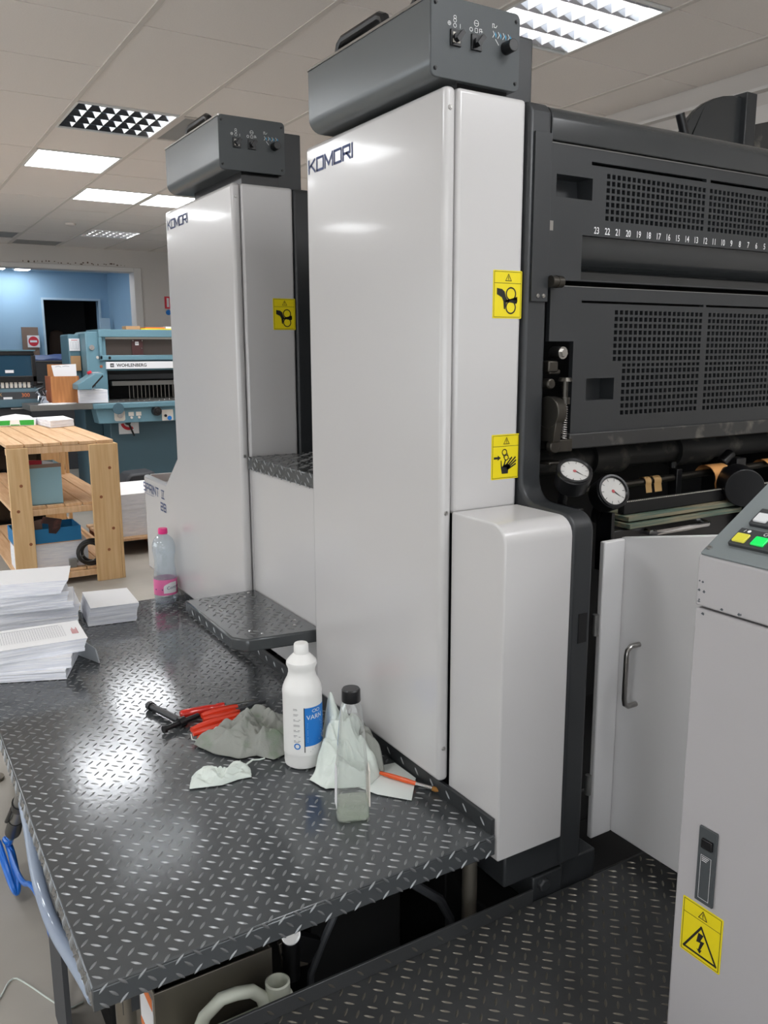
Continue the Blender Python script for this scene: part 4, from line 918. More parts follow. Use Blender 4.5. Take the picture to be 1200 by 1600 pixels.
# ================================================================== PAPER STACKS
def ream(name, label, quad, z0, h, lean=(0, 0), curl=0., group='paper stacks on the platform', m='sheets'):
    """stack of sheets: bottom quad pushed over by lean at the top"""
    cx = sum(p[0] for p in quad)/4; cy = sum(p[1] for p in quad)/4
    mb = MB(); k = 6; v = []
    for i in range(k+1):
        t = i/k; s = t*t*(.5)+t*.5
        for x, y in quad: v.append((x+lean[0]*s+random.uniform(-.0015, .0015), y+lean[1]*s+random.uniform(-.0015, .0015), z0+h*t))
    f = [(3, 2, 1, 0)]+[(i*4+j, i*4+(j+1) % 4, (i+1)*4+(j+1) % 4, (i+1)*4+j) for i in range(k) for j in range(4)]+[(k*4, k*4+1, k*4+2, k*4+3)]
    mb.add(v, f); o = obj(name, mb, m, base=(cx, cy, z0), smooth=0); tag(o, label, 'paper', group)
    top = obj('top_sheet', MB().prism([(x, y, z0+h) for x, y, z in v[k*4:k*4+4]], (0, 0, .0006)), 'paper', o, smooth=0)
    return o, top, v[k*4:k*4+4]
def qd(cx, cy, w, d, a):
    a = math.radians(a); ca, sa = math.cos(a), math.sin(a)
    return [(cx+x*ca-y*sa, cy+x*sa+y*ca) for x, y in ((-w/2, -d/2), (w/2, -d/2), (w/2, d/2), (-w/2, d/2))]
ream('paper_stack', 'small leaning paper stack standing alone right of the big pile', [(.614, 3.098), (.785, 3.075), (.80, 3.30), (.635, 3.33)], PZ+.002, .074, (.008, -.02))
A = [(.42, 3.23, .36, .20, -9, .045, (0, 0)), (.43, 3.235, .33, .21, -5, .038, (.012, .01)), (.415, 3.215, .35, .20, -12, .026, (0, .005)), (.405, 3.22, .31, .21, -7, .034, (.01, 0)), (.40, 3.215, .31, .215, -14, .042, (.03, .02))]
nm = ['lowest bundle of the tall paper pile at the platform edge', 'second bundle from the bottom of the tall paper pile', 'thin middle bundle of the tall paper pile', 'second bundle from the top of the tall paper pile', 'topmost bundle of the tall paper pile at the left edge']
z = PZ+.002
for (x, y, w, d, a, h, ln), lab in zip(A, nm):
    ream('paper_stack', lab, qd(x, y, w, d, a), z, h, ln); z += h+.0008
Bq = [(.335, 2.765, .31, .20, -22, .030, (0, 0), 'lowest bundle of the short pile under the printed form'), (.345, 2.765, .31, .20, -18, .034, (0, .004), 'middle bundle of the short pile under the printed form'), (.352, 2.765, .325, .20, -3, .042, (.012, -.004), 'top bundle of the short pile showing a printed form with red heading')]
z = PZ+.002
for x, y, w, d, a, h, ln, lab in Bq:
    o, top, tv = ream('paper_stack', lab, qd(x, y, w, d, a), z, h, ln); z += h+.0008
p0, p1, p3 = Vector(tv[0]), Vector(tv[1]), Vector(tv[3])
ff = frame(p0+Vector((0, 0, .0007)), (p1-p0).normalized(), (p3-p0).normalized()); mb = MB()
for i in range(34): mb.stroke(ff, [(.02+i*.0075, .05), (.02+i*.0075, .165)], .0006)
for i in range(12): mb.stroke(ff, [(.02, .05+i*.0104), (.27, .05+i*.0104)], .0005)
for i in range(30): mb.stroke(ff, [(.022+i*.008, .172), (.026+i*.008, .172)], .003)
obj('form_lines', mb, 'print_grey', top, smooth=0, label='grey printed form lines'); mb = MB()
for i in range(5): mb.stroke(ff, [(.29+i*.004, .06), (.29+i*.004, .06+random.uniform(.04, .09))], .0022)
obj('red_heading', mb, 'print_red', top, smooth=0)
tag(obj('wrapping_sheet', MB().prism([(.50, 2.86, PZ+.002), (.56, 2.70, PZ+.002), (.555, 2.72, PZ+.045), (.505, 2.86, PZ+.07)], (.004, .002, 0)), 'grey_sheet', base=(.53, 2.78, PZ)), 'grey cover sheet standing behind the printed form pile', 'paper')

# ================================================================== UNDER AND BESIDE THE PLATFORM
tray = thing('steel_tray', 'dull stainless steel open box with a sticker under the platform corner', 'metal box', (.46, 1.5, 0))
for a in ((.341, .578, 1.38, 1.384, .012, .433), (.341, .578, 1.646, 1.65, .012, .433), (.341, .345, 1.384, 1.646, .012, .433), (.574, .578, 1.384, 1.646, .012, .433)):
    obj('side_wall', B(*a), 'inox_dirty', tray, bevel=.001)
obj('bottom', B(.341, .578, 1.38, 1.65, 0, .012), 'inox_dirty', tray)
lb = obj('sticker', B(.3395, .3408, 1.39, 1.48, .30, .415), 'sign_white', tray, smooth=0)
obj('sticker_band', MB().box(.3388, .3394, 1.39, 1.48, .39, .415), 'orange_paper', lb, smooth=0)
obj('sticker_band', MB().box(.3388, .3394, 1.39, 1.48, .30, .315), 'orange_paper', lb, smooth=0)
jc = thing('jerrycan', 'open white plastic jerrycan with moulded handle below the platform', 'canister', (.482, 1.315, 0))
obj('body', loft([(.20, .07, .02, .001), (.215, .082, .025, .012), (.215, .082, .025, .29), (.20, .075, .025, .325), (.13, .05, .02, .352)]), 'can_white', jc, local=True, smooth=40)
obj('spout', MB().lathe([(.026, .33), (.026, .372), (.029, .375), (.029, .381), (.024, .383), (.024, .411), (.020, .413), (.0195, .38), (.0195, .36)], (.078, 0, 0), 26, cap=(False, True)), 'can_white', jc, local=True)
obj('handle', MB().tube([(.055, 0, .352), (.045, 0, .392), (.025, 0, .414), (-.005, 0, .422), (-.035, 0, .424), (-.068, 0, .402), (-.088, 0, .36), (-.098, 0, .30)], .0125, 12), 'can_white', jc, local=True)
pg = thing('pressure_gauge', 'small round gauge on a black valve under the platform edge', 'gauge', (.63, 1.40, .39))
obj('valve', MB().cyl((.628, 1.40, .33), (.628, 1.40, .418), .018, n=16).obox((.655, 1.41, .385), (.03, 0, -.02), (.016, 0, .02), (0, .012, 0)), 'black_plastic', pg, bevel=.002)
obj('case', MB().cyl((.625, 1.398, .436), (.621, 1.382, .442), .021, n=24), 'steel', pg, bevel=.002)
obj('dial_face', MB().cyl((.621, 1.3825, .442), (.6207, 1.3808, .4425), .017, n=24), 'skin_dial', pg)
obj('bracket', MB().prism([(.605, 1.408, .41), (.65, 1.408, .42), (.68, 1.408, .375), (.67, 1.408, .335), (.615, 1.408, .345)], (0, .01, 0)), 'inox_dirty', pg, bevel=.001)
# air blow gun and blue hose
ag = thing('air_gun', 'grey and black air gun hanging on the left platform edge', 'air gun', (.234, 2.2, .4))
obj('barrel', MB().cyl((.234, 2.10, .535), (.234, 2.33, .335), .016, .018, 16), 'grey_metal', ag)
obj('collar', MB().cyl((.234, 2.19, .457), (.234, 2.225, .426), .0205, n=16), 'black_plastic', ag)
obj('nozzle', MB().cyl((.234, 2.32, .344), (.234, 2.43, .248), .020, .022, 16), 'black_plastic', ag)
obj('trigger', MB().tube([(.217, 2.22, .43), (.205, 2.27, .37), (.213, 2.31, .35)], .005, 8), 'black_plastic', ag)
obj('hook', MB().tube([(.234, 2.11, .525), (.23, 2.09, .552), (.224, 2.09, .556), (.22, 2.10, .550)], .004, 8), 'steel', ag)
bh = thing('air_hose', 'bright blue coiled air hose below the air gun', 'hose', (.2, 2.3, 0))
pts = [(.234, 2.43, .248), (.234, 2.50, .185), (.232, 2.55, .14)]
for k in range(0, 30):
    a = k*.45; pts.append((.222+.016*math.sin(a*.7), 2.53+.085*math.sin(a+.6), .085+.058*math.cos(a)))
pts += [(.235, 2.36, .12), (.25, 2.22, .20), (.262, 2.10, .17), (.268, 2.02, .08), (.272, 1.96, .02)]
def smoothpath(p, it=2):
    for _ in range(it):
        q = [p[0]]
        for a, b in zip(p, p[1:]):
            a, b = Vector(a), Vector(b); q += [a*.75+b*.25, a*.25+b*.75]
        q.append(p[-1]); p = q
    return p
obj('tubing', MB().tube(smoothpath(pts), .0075, 8), 'hose_blue', bh)
obj('strain_relief', MB().tube([(.234, 2.43+.06*k/12, .248-.054*k/12) for k in range(13)], .009, 8, rs=[.009 if k % 2 else .0075 for k in range(13)]), 'teal_dark', bh)
tag(obj('clear_hose', MB().tube(smoothpath([(.228, 2.05, .525), (.224, 1.95, .50), (.216, 1.84, .455), (.214, 1.70, .452), (.216, 1.58, .47), (.219, 1.48, .50), (.224, 1.38, .522), (.228, 1.31, .53)]), .014, 12), 'tube_clear', base=(.22, 1.7, .45)), 'thick translucent hose hung along the left platform edge', 'hose')
tag(obj('string', MB().tube(smoothpath([(.02, 2.02, .002), (.08, 2.03, .003), (.13, 2.07, .002), (.17, 2.15, .003), (.20, 2.10, .002), (.235, 2.02, .003), (.27, 1.95, .002), (.31, 1.96, .002)]), .0022, 6), 'rag_white', base=(.17, 2.05, 0)), 'white string lying on the concrete floor', 'string')

# ================================================================== WOODEN TABLE
tb = thing('wooden_table', 'pine work table with wide posts and plank shelves', 'table', (1.09, 6.9, 0))
TX_0, TX_1, TYa, TYb = .745, 1.445, 5.98, 7.9
npl = 6; pw = (TX_1-TX_0)/npl
for i in range(npl):
    obj('plank', B(TX_0+i*pw+.004, TX_0+(i+1)*pw-.004, TYa+random.uniform(-.006, .006), TYb, .972, .995+random.uniform(-.002, .002)), 'pine', tb, bevel=.002, seg=1)
    obj('shelf_plank', B(TX_0+i*pw+.003, TX_0+(i+1)*pw-.003, TYa+.03, TYb, .545, .565), 'pine', tb, bevel=.002, seg=1)
    obj('shelf_plank', B(TX_0+i*pw+.003, TX_0+(i+1)*pw-.003, TYa+.03, TYb, .085, .105), 'pine', tb, bevel=.002, seg=1)
for x0, x1 in ((TX_0, TX_0+.135), (TX_1-.175, TX_1)):
    for y in (TYa-.022, TYb-.02): obj('post', B(x0, x1, y, y+.022, 0, .97 if y < 7 else .965), 'pine_v', tb, bevel=.003, seg=1)
obj('post', B(TX_1-.0, TX_1+.02, TYa-.02, TYa+.09, 0, .968), 'pine_v', tb, bevel=.002, seg=1)
obj('post', B(TX_1-.03, TX_1-.01, TYb-.35, TYb-.28, 0, .968), 'pine_v', tb, bevel=.002, seg=1)
obj('brace', MB().prism([(TX_1-.10, 7.5, .565), (TX_1-.06, 7.5, .565), (TX_1-.025, 7.5, .965), (TX_1-.065, 7.5, .965)], (0, .05, 0)), 'pine_v', tb, bevel=.002, seg=1)
for z0, z1 in ((.925, .970), (.505, .545), (.045, .085)): obj('rail', B(TX_0, TX_1-.002, TYa+.002, TYa+.028, z0, z1), 'pine', tb, bevel=.002, seg=1)
obj('side_rail', B(TX_1+.001, TX_1+.022, TYa+.3, TYb, .08, .12), 'pine', tb, bevel=.002)
mb = MB()
for x, z in ((1.40, .80), (1.40, .37), (1.33, .60), (.82, .72), (.79, .55), (.85, .32), (1.36, .22)): mb.disc(FY((x, TYa-.022, z)), (0, 0), .011, 10, .0006)
obj('knots', mb, 'knot', tb, smooth=0, kind='stuff')
tag(obj('black_film', B(.78, 1.30, 8.02, 8.06, .0, .9), 'black_film', base=(1.04, 8.04, 0)), 'shiny black plastic sheeting behind the table', 'plastic sheet')
# things on the table
pk = thing('paper_ream', 'green printed ream of paper in torn wrapper on the table', 'paper ream', (1.05, 7.55, .996))
obj('ream', MB().prism([(.905, 7.52, .996), (1.17, 7.43, .996), (1.22, 7.62, .996), (.955, 7.71, .996)], (0, 0, .052)), 'paper', pk, bevel=.004)
d_ = Vector((.265, -.09, 0)).normalized(); fg = frame((.905, 7.52, .996), d_, (0, 0, 1))
mb = MB().poly(fg, [(.006, .006), (.085, .006), (.09, .046), (.012, .044)], .001).poly(fg, [(.165, .006), (.272, .006), (.272, .049), (.16, .046)], .001).poly(fg, [(.09, .004), (.16, .004), (.16, .012), (.09, .012)], .001)
obj('green_print', mb, 'green_print', pk, smooth=0, label='green wrapper print')
obj('torn_wrapper', MB().prism([(.905, 7.53, 1.05), (1.16, 7.45, 1.048), (1.13, 7.50, 1.072), (1.03, 7.56, 1.085), (.93, 7.60, 1.068)], (.03, .12, -.004)), 'sign_white', pk, smooth=0)
q4 = [(1.235, 7.12), (1.43, 7.20), (1.43, 7.62), (1.20, 7.55)]
ream('paper_stack', 'white block of paper on the right of the table top', q4, .997, .056, (0, 0), group='paper on the table')
# things on the middle shelf
bxg = thing('storage_box', 'blue grey cardboard box with open top on the table shelf', 'box', (.99, 6.14, .566))
for a in ((.875, 1.095, 6.05, 6.056, .566, .84), (.875, 1.095, 6.30, 6.306, .566, .84), (.875, .881, 6.056, 6.30, .566, .84), (1.089, 1.095, 6.056, 6.30, .566, .84)): obj('side', B(*a), 'blue_grey_box', bxg, bevel=.001)
obj('bottom', B(.875, 1.095, 6.05, 6.306, .566, .570), 'blue_grey_box', bxg)
obj('edge_band', B(.873, 1.097, 6.048, 6.051, .82, .845), 'box_brown_edge', bxg)
tag(obj('red_folder', MB().prism([(.886, 6.12, .572), (.886, 6.12, .868), (.985, 6.12, .862), (.985, 6.12, .572)], (0, .02, 0)), 'red_card', base=(.93, 6.13, .572)), 'dark red folder standing in the blue grey box', 'folder')
tag(obj('white_folder', MB().prism([(.99, 6.12, .572), (.99, 6.12, .862), (1.06, 6.12, .845), (1.06, 6.12, .572)], (0, .012, 0)), 'sign_white', base=(1.02, 6.13, .572)), 'white folder beside the red one in the box', 'folder')
# things on the lower shelf
bt = thing('blue_tray', 'shallow blue cardboard tray on paper reams on the lower shelf', 'box', (.98, 6.16, .289))
for a, m in (((.76, 1.20, 6.06, 6.065, .294, .395), 'blue_card'), ((.76, 1.20, 6.34, 6.345, .294, .395), 'blue_card'), ((.76, .765, 6.065, 6.34, .294, .395), 'blue_card'), ((1.195, 1.20, 6.065, 6.34, .294, .395), 'blue_card')): obj('side', B(*a), m, bt, bevel=.001)
obj('bottom', B(.76, 1.20, 6.06, 6.345, .289, .294), 'cardboard', bt)
obj('flap', MB().obox((.90, 6.12, .40), (.055, 0, .01), (0, .004, .0), (0, .0, .045)), 'box_brown_edge', bt)
tag(obj('magazine', MB().prism([(.955, 6.045, .485), (1.075, 6.045, .455), (1.06, 6.05, .39), (1.03, 6.05, .355), (.985, 6.05, .365), (.985, 6.045, .43), (.935, 6.045, .44)], (0, .006, 0)), 'magazine', base=(1.0, 6.05, .355)), 'dark glossy magazine hanging over the blue tray', 'magazine')
ream('paper_stack', 'white reams under the blue tray on the lower shelf', [(.765, 6.07), (1.24, 6.07), (1.25, 6.36), (.77, 6.36)], .106, .180, (0, 0), group='paper on the table')
cb_ = thing('cable_coil', 'coiled black cable on the lower shelf by the right post', 'cable', (1.24, 6.06, .106))
for k in range(5):
    r = .066+.012*(k % 3); cz_ = .106+.098
    obj('loop', MB().tube([(1.235+r*1.1*math.cos(a)+.01*k, 6.02+.008*k-.012, cz_+r*math.sin(a)) for a in [2*math.pi*i/26 for i in range(26)]], .0085, 8, True), 'rubber_cable', cb_)
obj('plug', MB().box(1.10, 1.15, 6.02, 6.05, .107, .17).cyl((1.15, 6.035, .14), (1.20, 6.03, .19), .008, n=10), 'grey_metal', cb_, bevel=.004)
# paper pallet behind the far press
pl_ = thing('pallet', 'low wooden pallet carrying white paper behind the far press', 'pallet', (1.9, 6.9, 0))
for i in range(6): obj('board', B(1.50, 2.4, 6.60+i*.13, 6.70+i*.13, .12, .14), 'pine', pl_, bevel=.001)
for x in (1.52, 1.92, 2.30): obj('bearer', B(x, x+.08, 6.62, 7.34, 0, .12), 'box_wood_red', pl_)
for i, (h, lab) in enumerate(((.12, 'lowest paper layer on the pallet behind the far press'), (.10, 'middle paper layer on the pallet behind the far press'), (.12, 'top paper layer on the pallet behind the far press'))):
    ream('paper_stack', lab, qd(1.92+.01*i, 7.0, .72, .66, (-2, 1, 3)[i]), .1405+(0, .121, .222)[i], h, (0, 0), group='paper on the pallet')
tag(obj('dark_bin', MB().prism([(1.90, 7.62, 0.25), (1.90, 7.62, .41), (1.97, 7.62, .50), (2.2, 7.62, .51), (2.2, 7.62, .25)], (0, .3, 0)), 'dark_grey', base=(2.0, 7.75, .25), bevel=.02), 'dark grey plastic seat shell behind the pallet paper', 'chair')
ORG_CH = [o for o in bpy.data.objects if o.name.startswith('dark_bin')][0]
obj('stem', MB().cyl((2.05, 7.77, .02), (2.05, 7.77, .25), .025, n=12).cyl((2.05, 7.77, 0), (2.05, 7.77, .03), .18, .04, n=16), 'black_plastic', ORG_CH)

# ================================================================== PAPER CUTTER (blue)
cu = thing('paper_cutter', 'pale blue paper cutting machine lettered WOHLENBERG', 'cutting machine', (2.4, 8.9, 0))
obj('base', MB().box(2.08, 3.2, 8.72, 9.6, 0, 1.02).box(1.90, 2.08, 9.0, 9.5, 0, 1.02), 'teal_dark', cu, bevel=.01)
obj('bed', B(1.87, 3.3, 8.46, 9.5, 1.04, 1.096), 'teal', cu, bevel=.01)
obj('bed_top', B(2.0, 3.2, 8.50, 9.6, 1.096, 1.102), 'grey_metal', cu)
obj('side_table', B(1.30, 1.868, 8.46, 8.93, 1.045, 1.10), 'grey_metal', cu, bevel=.003)
obj('front_panel', MB().prism([(1.90, 8.50, 1.04), (1.925, 8.50, .895), (3.2, 8.50, .895), (3.2, 8.50, 1.04)], (0, .2, 0)), 'teal', cu, bevel=.006)
obj('bed_recess', MB().cyl((2.11, 8.455, 1.04), (2.11, 8.475, 1.04), .055, n=24), 'teal_dark', cu)
dialp = obj('dial_plate', MB().prism([(2.128+x, 8.497, .968+z) for x, z in rrect(.105, .105, .02, 4)], (0, .006, 0)), 'cream', cu)
obj('switch', MB().cyl((2.128, 8.497, .968), (2.128, 8.47, .968), .026, .022, 18), 'chrome', dialp)
for x in (2.241, 2.316):
    sp = obj('switch_plate', B(x-.026, x+.026, 8.495, 8.503, .96, 1.0), 'cream', cu, bevel=.002)
    obj('button', MB().cyl((x, 8.50, .945), (x, 8.48, .945), .012, n=12), 'cream', sp)
obj('hand_knob', MB().cyl((2.492, 8.505, 1.0), (2.492, 8.44, 1.0), .048, .044, 24).cyl((2.492, 8.44, 1.0), (2.492, 8.43, 1.0), .02, n=16), 'black_plastic', cu, bevel=.004)
rp = obj('switch_plate', B(2.55, 2.665, 8.493, 8.503, .90, 1.01), 'cream', cu)
obj('blue_button', MB().cyl((2.625, 8.495, .925), (2.625, 8.485, .925), .022, n=18), 'blue_label', rp)
obj('black_button', MB().cyl((2.585, 8.495, .95), (2.585, 8.48, .95), .014, n=14), 'black_plastic', rp)
sg = obj('dial_scale', B(2.165, 2.365, 8.70, 8.715, .765, .90), 'sign_white', cu)
fs = FY((2.265, 8.70, .888)); mb = MB()
for k in range(10):
    a0, a1 = math.pi*(1.08+.06*k), math.pi*(1.08+.06*(k+1)); mb.poly(fs, [(.085*math.cos(a0), .085*math.sin(a0)), (.085*math.cos(a1), .085*math.sin(a1)), (.055*math.cos(a1), .055*math.sin(a1)), (.055*math.cos(a0), .055*math.sin(a0))], .002)
obj('red_arc', mb, 'no_entry', sg, smooth=0)
obj('lever', MB().cyl((2.255, 8.69, .89), (2.305, 8.67, .745), .011, .009, n=10).cyl((2.25, 8.70, .885), (2.25, 8.66, .885), .028, n=16), 'black_plastic', cu)
# gantry
obj('left_column', MB().prism([(1.915, 8.80, 1.10), (1.915, 8.80, 1.77), (1.93, 8.80, 1.788), (2.11, 8.80, 1.788), (2.11, 8.80, 1.10)], (0, .5, 0)), 'teal', cu, bevel=.01)
obj('side_column', MB().box(1.80, 1.915, 9.05, 9.45, 1.10, 1.765), 'teal_mid', cu, bevel=.015)
obj('right_column', B(3.05, 3.3, 8.80, 9.3, 1.10, 1.80), 'teal', cu, bevel=.01)
obj('hood', MB().box(2.035, 3.3, 8.76, 9.3, 1.735, 1.81).box(2.035, 2.065, 8.76, 8.82, 1.51, 1.735).box(2.035, 3.3, 8.76, 8.9, 1.505, 1.555).box(2.06, 3.3, 8.86, 9.3, 1.40, 1.735), 'teal', cu, bevel=.006)
obj('window', B(2.065, 3.05, 8.84, 8.855, 1.555, 1.735), 'dark_glass', cu)
obj('window_frame', MB().box(2.065, 3.05, 8.83, 8.84, 1.715, 1.735), 'cream', cu)
wp_ = obj('badge_plate', B(2.375, 2.49, 8.825, 8.84, 1.555, 1.71), 'maroon', cu, bevel=.001)
bd = obj('badge', B(2.41, 2.445, 8.82, 8.826, 1.655, 1.69), 'sign_white', wp_, smooth=0)
obj('badge_letter', text_mb(MB(), 'W', FY((2.4275, 8.82, 1.661)), .032, 'CENTER', h=.001), 'black_print', bd, smooth=0)
for x, z in ((2.385, 1.70), (2.48, 1.70), (2.472, 1.625)): obj('stud', MB().cyl((x, 8.825, z), (x, 8.81, z), .006, n=10), 'chrome', wp_)
np_ = obj('name_plate', B(2.095, 3.05, 8.765, 8.86, 1.42, 1.49), 'sign_white', cu, smooth=0)
obj('emblem', MB().box(2.132, 2.168, 8.762, 8.765, 1.438, 1.474), 'black_print', np_, smooth=0)
mb = text_mb(MB(), 'WOHLENBERG', FY((2.195, 8.765, 1.440)), .045, sx=1.0, bold=.0011)
obj('lettering', mb, 'black_print', np_, smooth=0, label='black lettering WOHLENBERG')
obj('emblem_letter', text_mb(MB(), 'W', FY((2.15, 8.762, 1.444)), .03, 'CENTER', h=.0008), 'sign_white', np_, smooth=0)
obj('throat', MB().box(2.11, 3.05, 9.25, 9.3, 1.102, 1.40).box(2.11, 3.05, 8.95, 9.25, 1.36, 1.40), 'black_dark', cu, smooth=0)
obj('blade_beam', B(2.15, 3.05, 8.95, 9.0, 1.305, 1.36), 'dark_grey', cu, bevel=.003)
obj('clamp_bar', B(2.17, 3.05, 8.90, 8.98, 1.245, 1.292), 'grey_metal', cu, bevel=.004)
for i in range(16): obj('clamp_finger', B(2.36+i*.042, 2.366+i*.042, 8.97, 8.976, 1.105, 1.245), 'steel', cu, smooth=0)
for i in range(12): obj('air_nozzle', MB().lathe([(.007, 0), (.005, .004), (.001, .005)], (2.15+i*.07, 8.62+.06*(i % 3), 1.102), 8), 'chrome', cu)
obj('key_switch', MB().cyl((1.969, 8.80, 1.632), (1.969, 8.785, 1.632), .026, n=18).cyl((1.969, 8.785, 1.632), (1.969, 8.778, 1.632), .012, n=12), 'chrome', cu)
for x, z, m in ((2.13, 1.53, 'black_plastic'), (2.05, 1.445, 'box_wood_red'), (2.02, 1.535, 'cream')): obj('stud', MB().cyl((x, 8.77 if x > 2.1 else 8.81, z), (x, 8.755 if x > 2.1 else 8.79, z), .014, n=12), m, cu)
ar = obj('control_arm', MB().prism([(1.72, 8.36, 1.237), (1.72, 8.36, 1.285), (1.885, 8.36, 1.39), (1.965, 8.36, 1.39), (1.965, 8.36, 1.36), (1.845, 8.36, 1.237)], (0, .24, 0)), 'teal', cu, bevel=.006)
obj('arm_slot', MB().prism([(1.852, 8.357, 1.247), (1.852, 8.357, 1.268), (1.955, 8.357, 1.372), (1.962, 8.357, 1.36)], (0, .004, 0)), 'black_dark', ar, smooth=0)
obj('arm_paper', MB().prism([(1.885, 8.42, 1.393), (1.96, 8.42, 1.3935), (1.96, 8.56, 1.3935), (1.885, 8.56, 1.393)], (0, 0, .002)), 'sign_white', ar, smooth=0)
obj('arm_button', MB().cyl((1.87, 8.5, 1.385), (1.86, 8.5, 1.405), .022, n=14), 'no_entry', ar)
obj('arm_support', B(1.86, 1.92, 8.5, 8.85, 1.26, 1.33), 'teal_mid', cu, bevel=.004)
cal = obj('calendar', B(1.806, 1.908, 9.036, 9.049, 1.60, 1.722), 'sign_white', cu, smooth=0, label='paper calendar')
mb = MB()
for i in range(3): mb.stroke(FY((1.82+i*.028, 9.036, 1.62)), [(0, 0), (.018, 0), (.018, .07), (0, .07)], .0015, True)
obj('calendar_grid', mb, 'print_grey', cal, smooth=0); obj('calendar_head', MB().stroke(FY((1.83, 9.036, 1.706)), [(0, 0), (.055, 0)], .006), 'print_red', cal, smooth=0)
obj('document_holder', MB().box(1.81, 1.905, 9.02, 9.048, 1.40, 1.55), 'cardboard', cu, bevel=.002)
# on top of the cutter and on its tables
tag(obj('small_box', B(2.32, 2.465, 8.80, 8.95, 1.811, 1.845), 'cardboard', base=(2.39, 8.87, 1.811), bevel=.002), 'small tan box on top of the cutter', 'box')
tag(obj('yellow_folder', B(2.47, 2.95, 8.79, 9.0, 1.811, 1.823), 'yellow_paper', base=(2.7, 8.9, 1.811)), 'yellow folder lying on top of the cutter', 'folder')
tag(obj('orange_folder', B(2.52, 2.72, 8.80, 9.0, 1.8235, 1.836), 'orange_paper', base=(2.6, 8.9, 1.8235)), 'orange folder on the yellow one on the cutter', 'folder')
tag(obj('white_envelope', B(2.73, 2.95, 8.80, 9.0, 1.8235, 1.843), 'paper', base=(2.84, 8.9, 1.8235)), 'white envelope at the right end of the cutter top', 'envelope')
ream('paper_stack', 'white paper block on the cutter bed beneath the arm', [(1.765, 8.52), (2.02, 8.47), (2.02, 8.72), (1.765, 8.74)], 1.1025, .125, (0, 0), group='paper on the cutter')
wbx = thing('wooden_box', 'plain wooden box with a white card on the cutter side table', 'box', (1.66, 8.75, 1.101))
obj('front_board', B(1.525, 1.775, 8.60, 8.612, 1.101, 1.36), 'box_wood', wbx, bevel=.002)
obj('back_board', B(1.555, 1.815, 8.90, 8.912, 1.101, 1.47), 'box_wood', wbx, bevel=.002)
obj('side_board', B(1.776, 1.788, 8.60, 8.912, 1.101, 1.36), 'box_wood_red', wbx, bevel=.002)
obj('side_board', B(1.525, 1.537, 8.612, 8.90, 1.101, 1.36), 'box_wood_red', wbx, bevel=.002)
cdn = tag(obj('white_card', MB().prism([(1.565, 8.64, 1.362), (1.548, 8.64, 1.465), (1.775, 8.64, 1.475), (1.775, 8.64, 1.362)], (0, .003, 0)).box(1.57, 1.77, 8.64, 8.643, 1.12, 1.362), 'sign_white', base=(1.66, 8.64, 1.12), smooth=0), 'white card standing in the wooden box', 'card')
obj('handwriting', MB().stroke(FY((1.585, 8.64, 1.45)), [(0, 0), (.03, .006), (.05, -.002)], .004).stroke(FY((1.65, 8.64, 1.452)), [(0, 0), (.03, .004), (.06, 0)], .004), 'print_grey', cdn, smooth=0)
tag(obj('loose_papers', MB().prism([(1.38, 8.50, 1.1005), (1.60, 8.47, 1.1005), (1.74, 8.56, 1.1005), (1.50, 8.66, 1.1005)], (0, 0, .008)), 'paper', base=(1.55, 8.55, 1.1005), smooth=0), 'loose white sheets at the front of the cutter side table', 'paper')
cel = MB()
for i in range(22):
    c = Vector((1.455+random.uniform(-.03, .03), 8.70+random.uniform(-.03, .03), 1.105+random.uniform(.01, .16)))
    v = [c+Vector((random.uniform(-.035, .035), random.uniform(-.03, .03), random.uniform(-.04, .04))) for _ in range(3)]
    for q in v: q.z = max(q.z, 1.1015)
    cel.prism(v, (.0006, .0008, .0004))
tag(obj('cellophane_wad', cel, 'cellophane', base=(1.49, 8.70, 1.1015), smooth=0), 'crumpled shiny film wad left of the wooden box', 'plastic film')

# ================================================================== SHRINK WRAPPER at the left edge
sw = thing('shrink_wrapper', 'blue and black shrink wrap machine with smoked hood at the left edge', 'packing machine', (1.2, 9.2, 0))
obj('stand', MB().box(.62, 1.40, 9.05, 9.7, 0, 1.05), 'dark_grey', sw, bevel=.01)
obj('base', MB().prism([(.55, y, z) for y, z in ((8.98, 1.055), (8.98, 1.12), (9.02, 1.24), (9.75, 1.24), (9.75, 1.055))], (.93, 0, 0)), 'teal_dark', sw, bevel=.008)
pn = obj('front_strip', MB().box(.6, 1.47, 8.985, 9.02, 1.135, 1.205), 'dark_grey', sw)
mb = text_mb(MB(), 'MINI-PACK', FY((.93, 8.985, 1.168)), .042); obj('lettering', mb, 'tan_tape', pn, smooth=0, label='yellowish lettering ending in PACK')
mb = text_mb(MB(), '300', FY((1.31, 8.985, 1.156)), .052); obj('number', mb, 'orange_paper', pn, smooth=0, label='orange number 300')
obj('name_tag', B(1.145, 1.225, 8.981, 8.984, 1.137, 1.158), 'sign_white', pn, smooth=0)
obj('roller_bed', B(.62, 1.44, 9.03, 9.6, 1.2405, 1.26), 'dark_grey', sw)
for i in range(9): obj('slat', B(1.06+i*.04, 1.085+i*.04, 9.02, 9.03, 1.245, 1.30), 'cream', sw, smooth=0)
hd = obj('hood_frame', MB().box(.62, 1.46, 9.0, 9.6, 1.56, 1.60).box(1.43, 1.47, 9.0, 9.05, 1.26, 1.56).box(.62, 1.47, 9.0, 9.04, 1.30, 1.36), 'black_plastic', sw, bevel=.006)
obj('hood_glass', MB().box(.64, 1.43, 9.015, 9.02, 1.36, 1.56), 'smoked', hd, smooth=0)
obj('hood_top', MB().box(.62, 1.47, 8.99, 9.62, 1.60, 1.612), 'teal_mid', hd)
obj('hood_tag', B(1.185, 1.262, 9.008, 9.014, 1.39, 1.418), 'sign_white', hd, smooth=0)
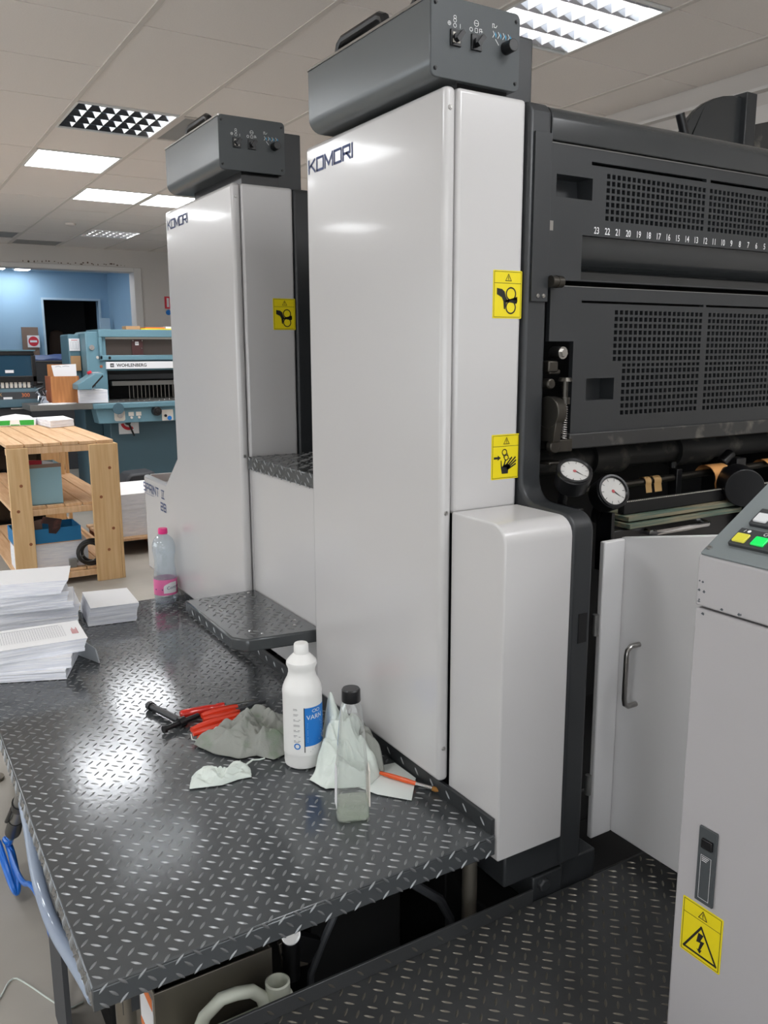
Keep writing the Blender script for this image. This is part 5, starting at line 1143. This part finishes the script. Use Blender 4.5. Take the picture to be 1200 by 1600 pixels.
obj('hood_hinge', MB().cyl((1.47, 9.02, 1.285), (1.52, 9.02, 1.285), .022, n=14), 'black_plastic', sw)
obj('rail', MB().cyl((1.20, 8.96, 1.045), (1.40, 8.96, 1.045), .008, n=10), 'chrome', sw)
# ================================================================== ANNEX CONTENTS
ts = thing('covered_bench', 'tall grey bench covered with a blue tarpaulin behind the machines', 'bench', (2.1, 12.6, 0))
obj('bench', B(1.3, 2.62, 12.05, 13.2, 0, 1.46), 'dark_grey', ts, bevel=.01)
obj('edge', B(1.28, 2.64, 12.03, 13.2, 1.46, 1.475), 'grey_metal', ts)
gv = []; gf = []; nxg, nyg = 24, 14
for j in range(nyg+1):
    for i in range(nxg+1):
        x = 1.30+1.32*i/nxg; y = 12.06+1.1*j/nyg
        gv.append((x, y, 1.50+.05*j/nyg+.035*noise.noise(Vector((x*3, y*3, 1)))+.02*noise.noise(Vector((x*8, y*8, 4)))))
for j in range(nyg):
    for i in range(nxg): a = j*(nxg+1)+i; gf.append((a, a+1, a+nxg+2, a+nxg+1))
tp = obj('tarpaulin', MB().add(gv, gf), 'blue_tarp', ts, smooth=80); sm = tp.modifiers.new('solid', 'SOLIDIFY'); sm.thickness = .03; sm.offset = -1
bo = thing('sign_board', 'dark board leaning on the blue wall with a no entry sign', 'board', (2.25, 13.9, 0))
obj('board', B(2.11, 2.345, 13.93, 13.96, 1.3, 1.955), 'box_brown_edge', bo, bevel=.003)
sg = obj('sign', B(2.18, 2.352, 13.915, 13.929, 1.655, 1.832), 'sign_white', bo, smooth=0, label='square white sign with a red disc')
obj('red_disc', MB().disc(FY((2.266, 13.915, 1.744)), (0, 0), .073, 28, .001), 'no_entry', sg, smooth=0)
obj('white_bar', MB().poly(FY((2.266, 13.915, 1.744)), [(-.05, -.015), (.05, -.015), (.05, .015), (-.05, .015)], .002), 'sign_white', sg, smooth=0)
obj('board_foot', B(2.11, 2.345, 13.85, 13.96, 0, 1.3), 'dark_grey', bo)
# coat on a hook inside the dark passage
tag(obj('coat', MB().lathe([(.03, 1.95), (.10, 1.92), (.13, 1.80), (.14, 1.5), (.12, 1.2)][::-1], (2.92, 15.6, 0), 14, sy=.5), 'box_brown_edge', base=(2.92, 15.6, 1.2)), 'brownish coat hanging in the dark doorway', 'coat')
# wall label near the opening
wl_ = thing('wall_sign', 'small red and white notice with a blue dot on the right pier', 'sign', (3.62, 11.59, 2.1))
obj('plate', B(3.60, 3.68, 11.585, 11.599, 2.16, 2.32), 'no_entry', wl_, smooth=0)
obj('white_strip', B(3.625, 3.655, 11.58, 11.585, 2.18, 2.30), 'sign_white', wl_, smooth=0)
obj('blue_dot', MB().cyl((3.645, 11.599, 2.11), (3.645, 11.585, 2.11), .035, n=18), 'blue_label', wl_)
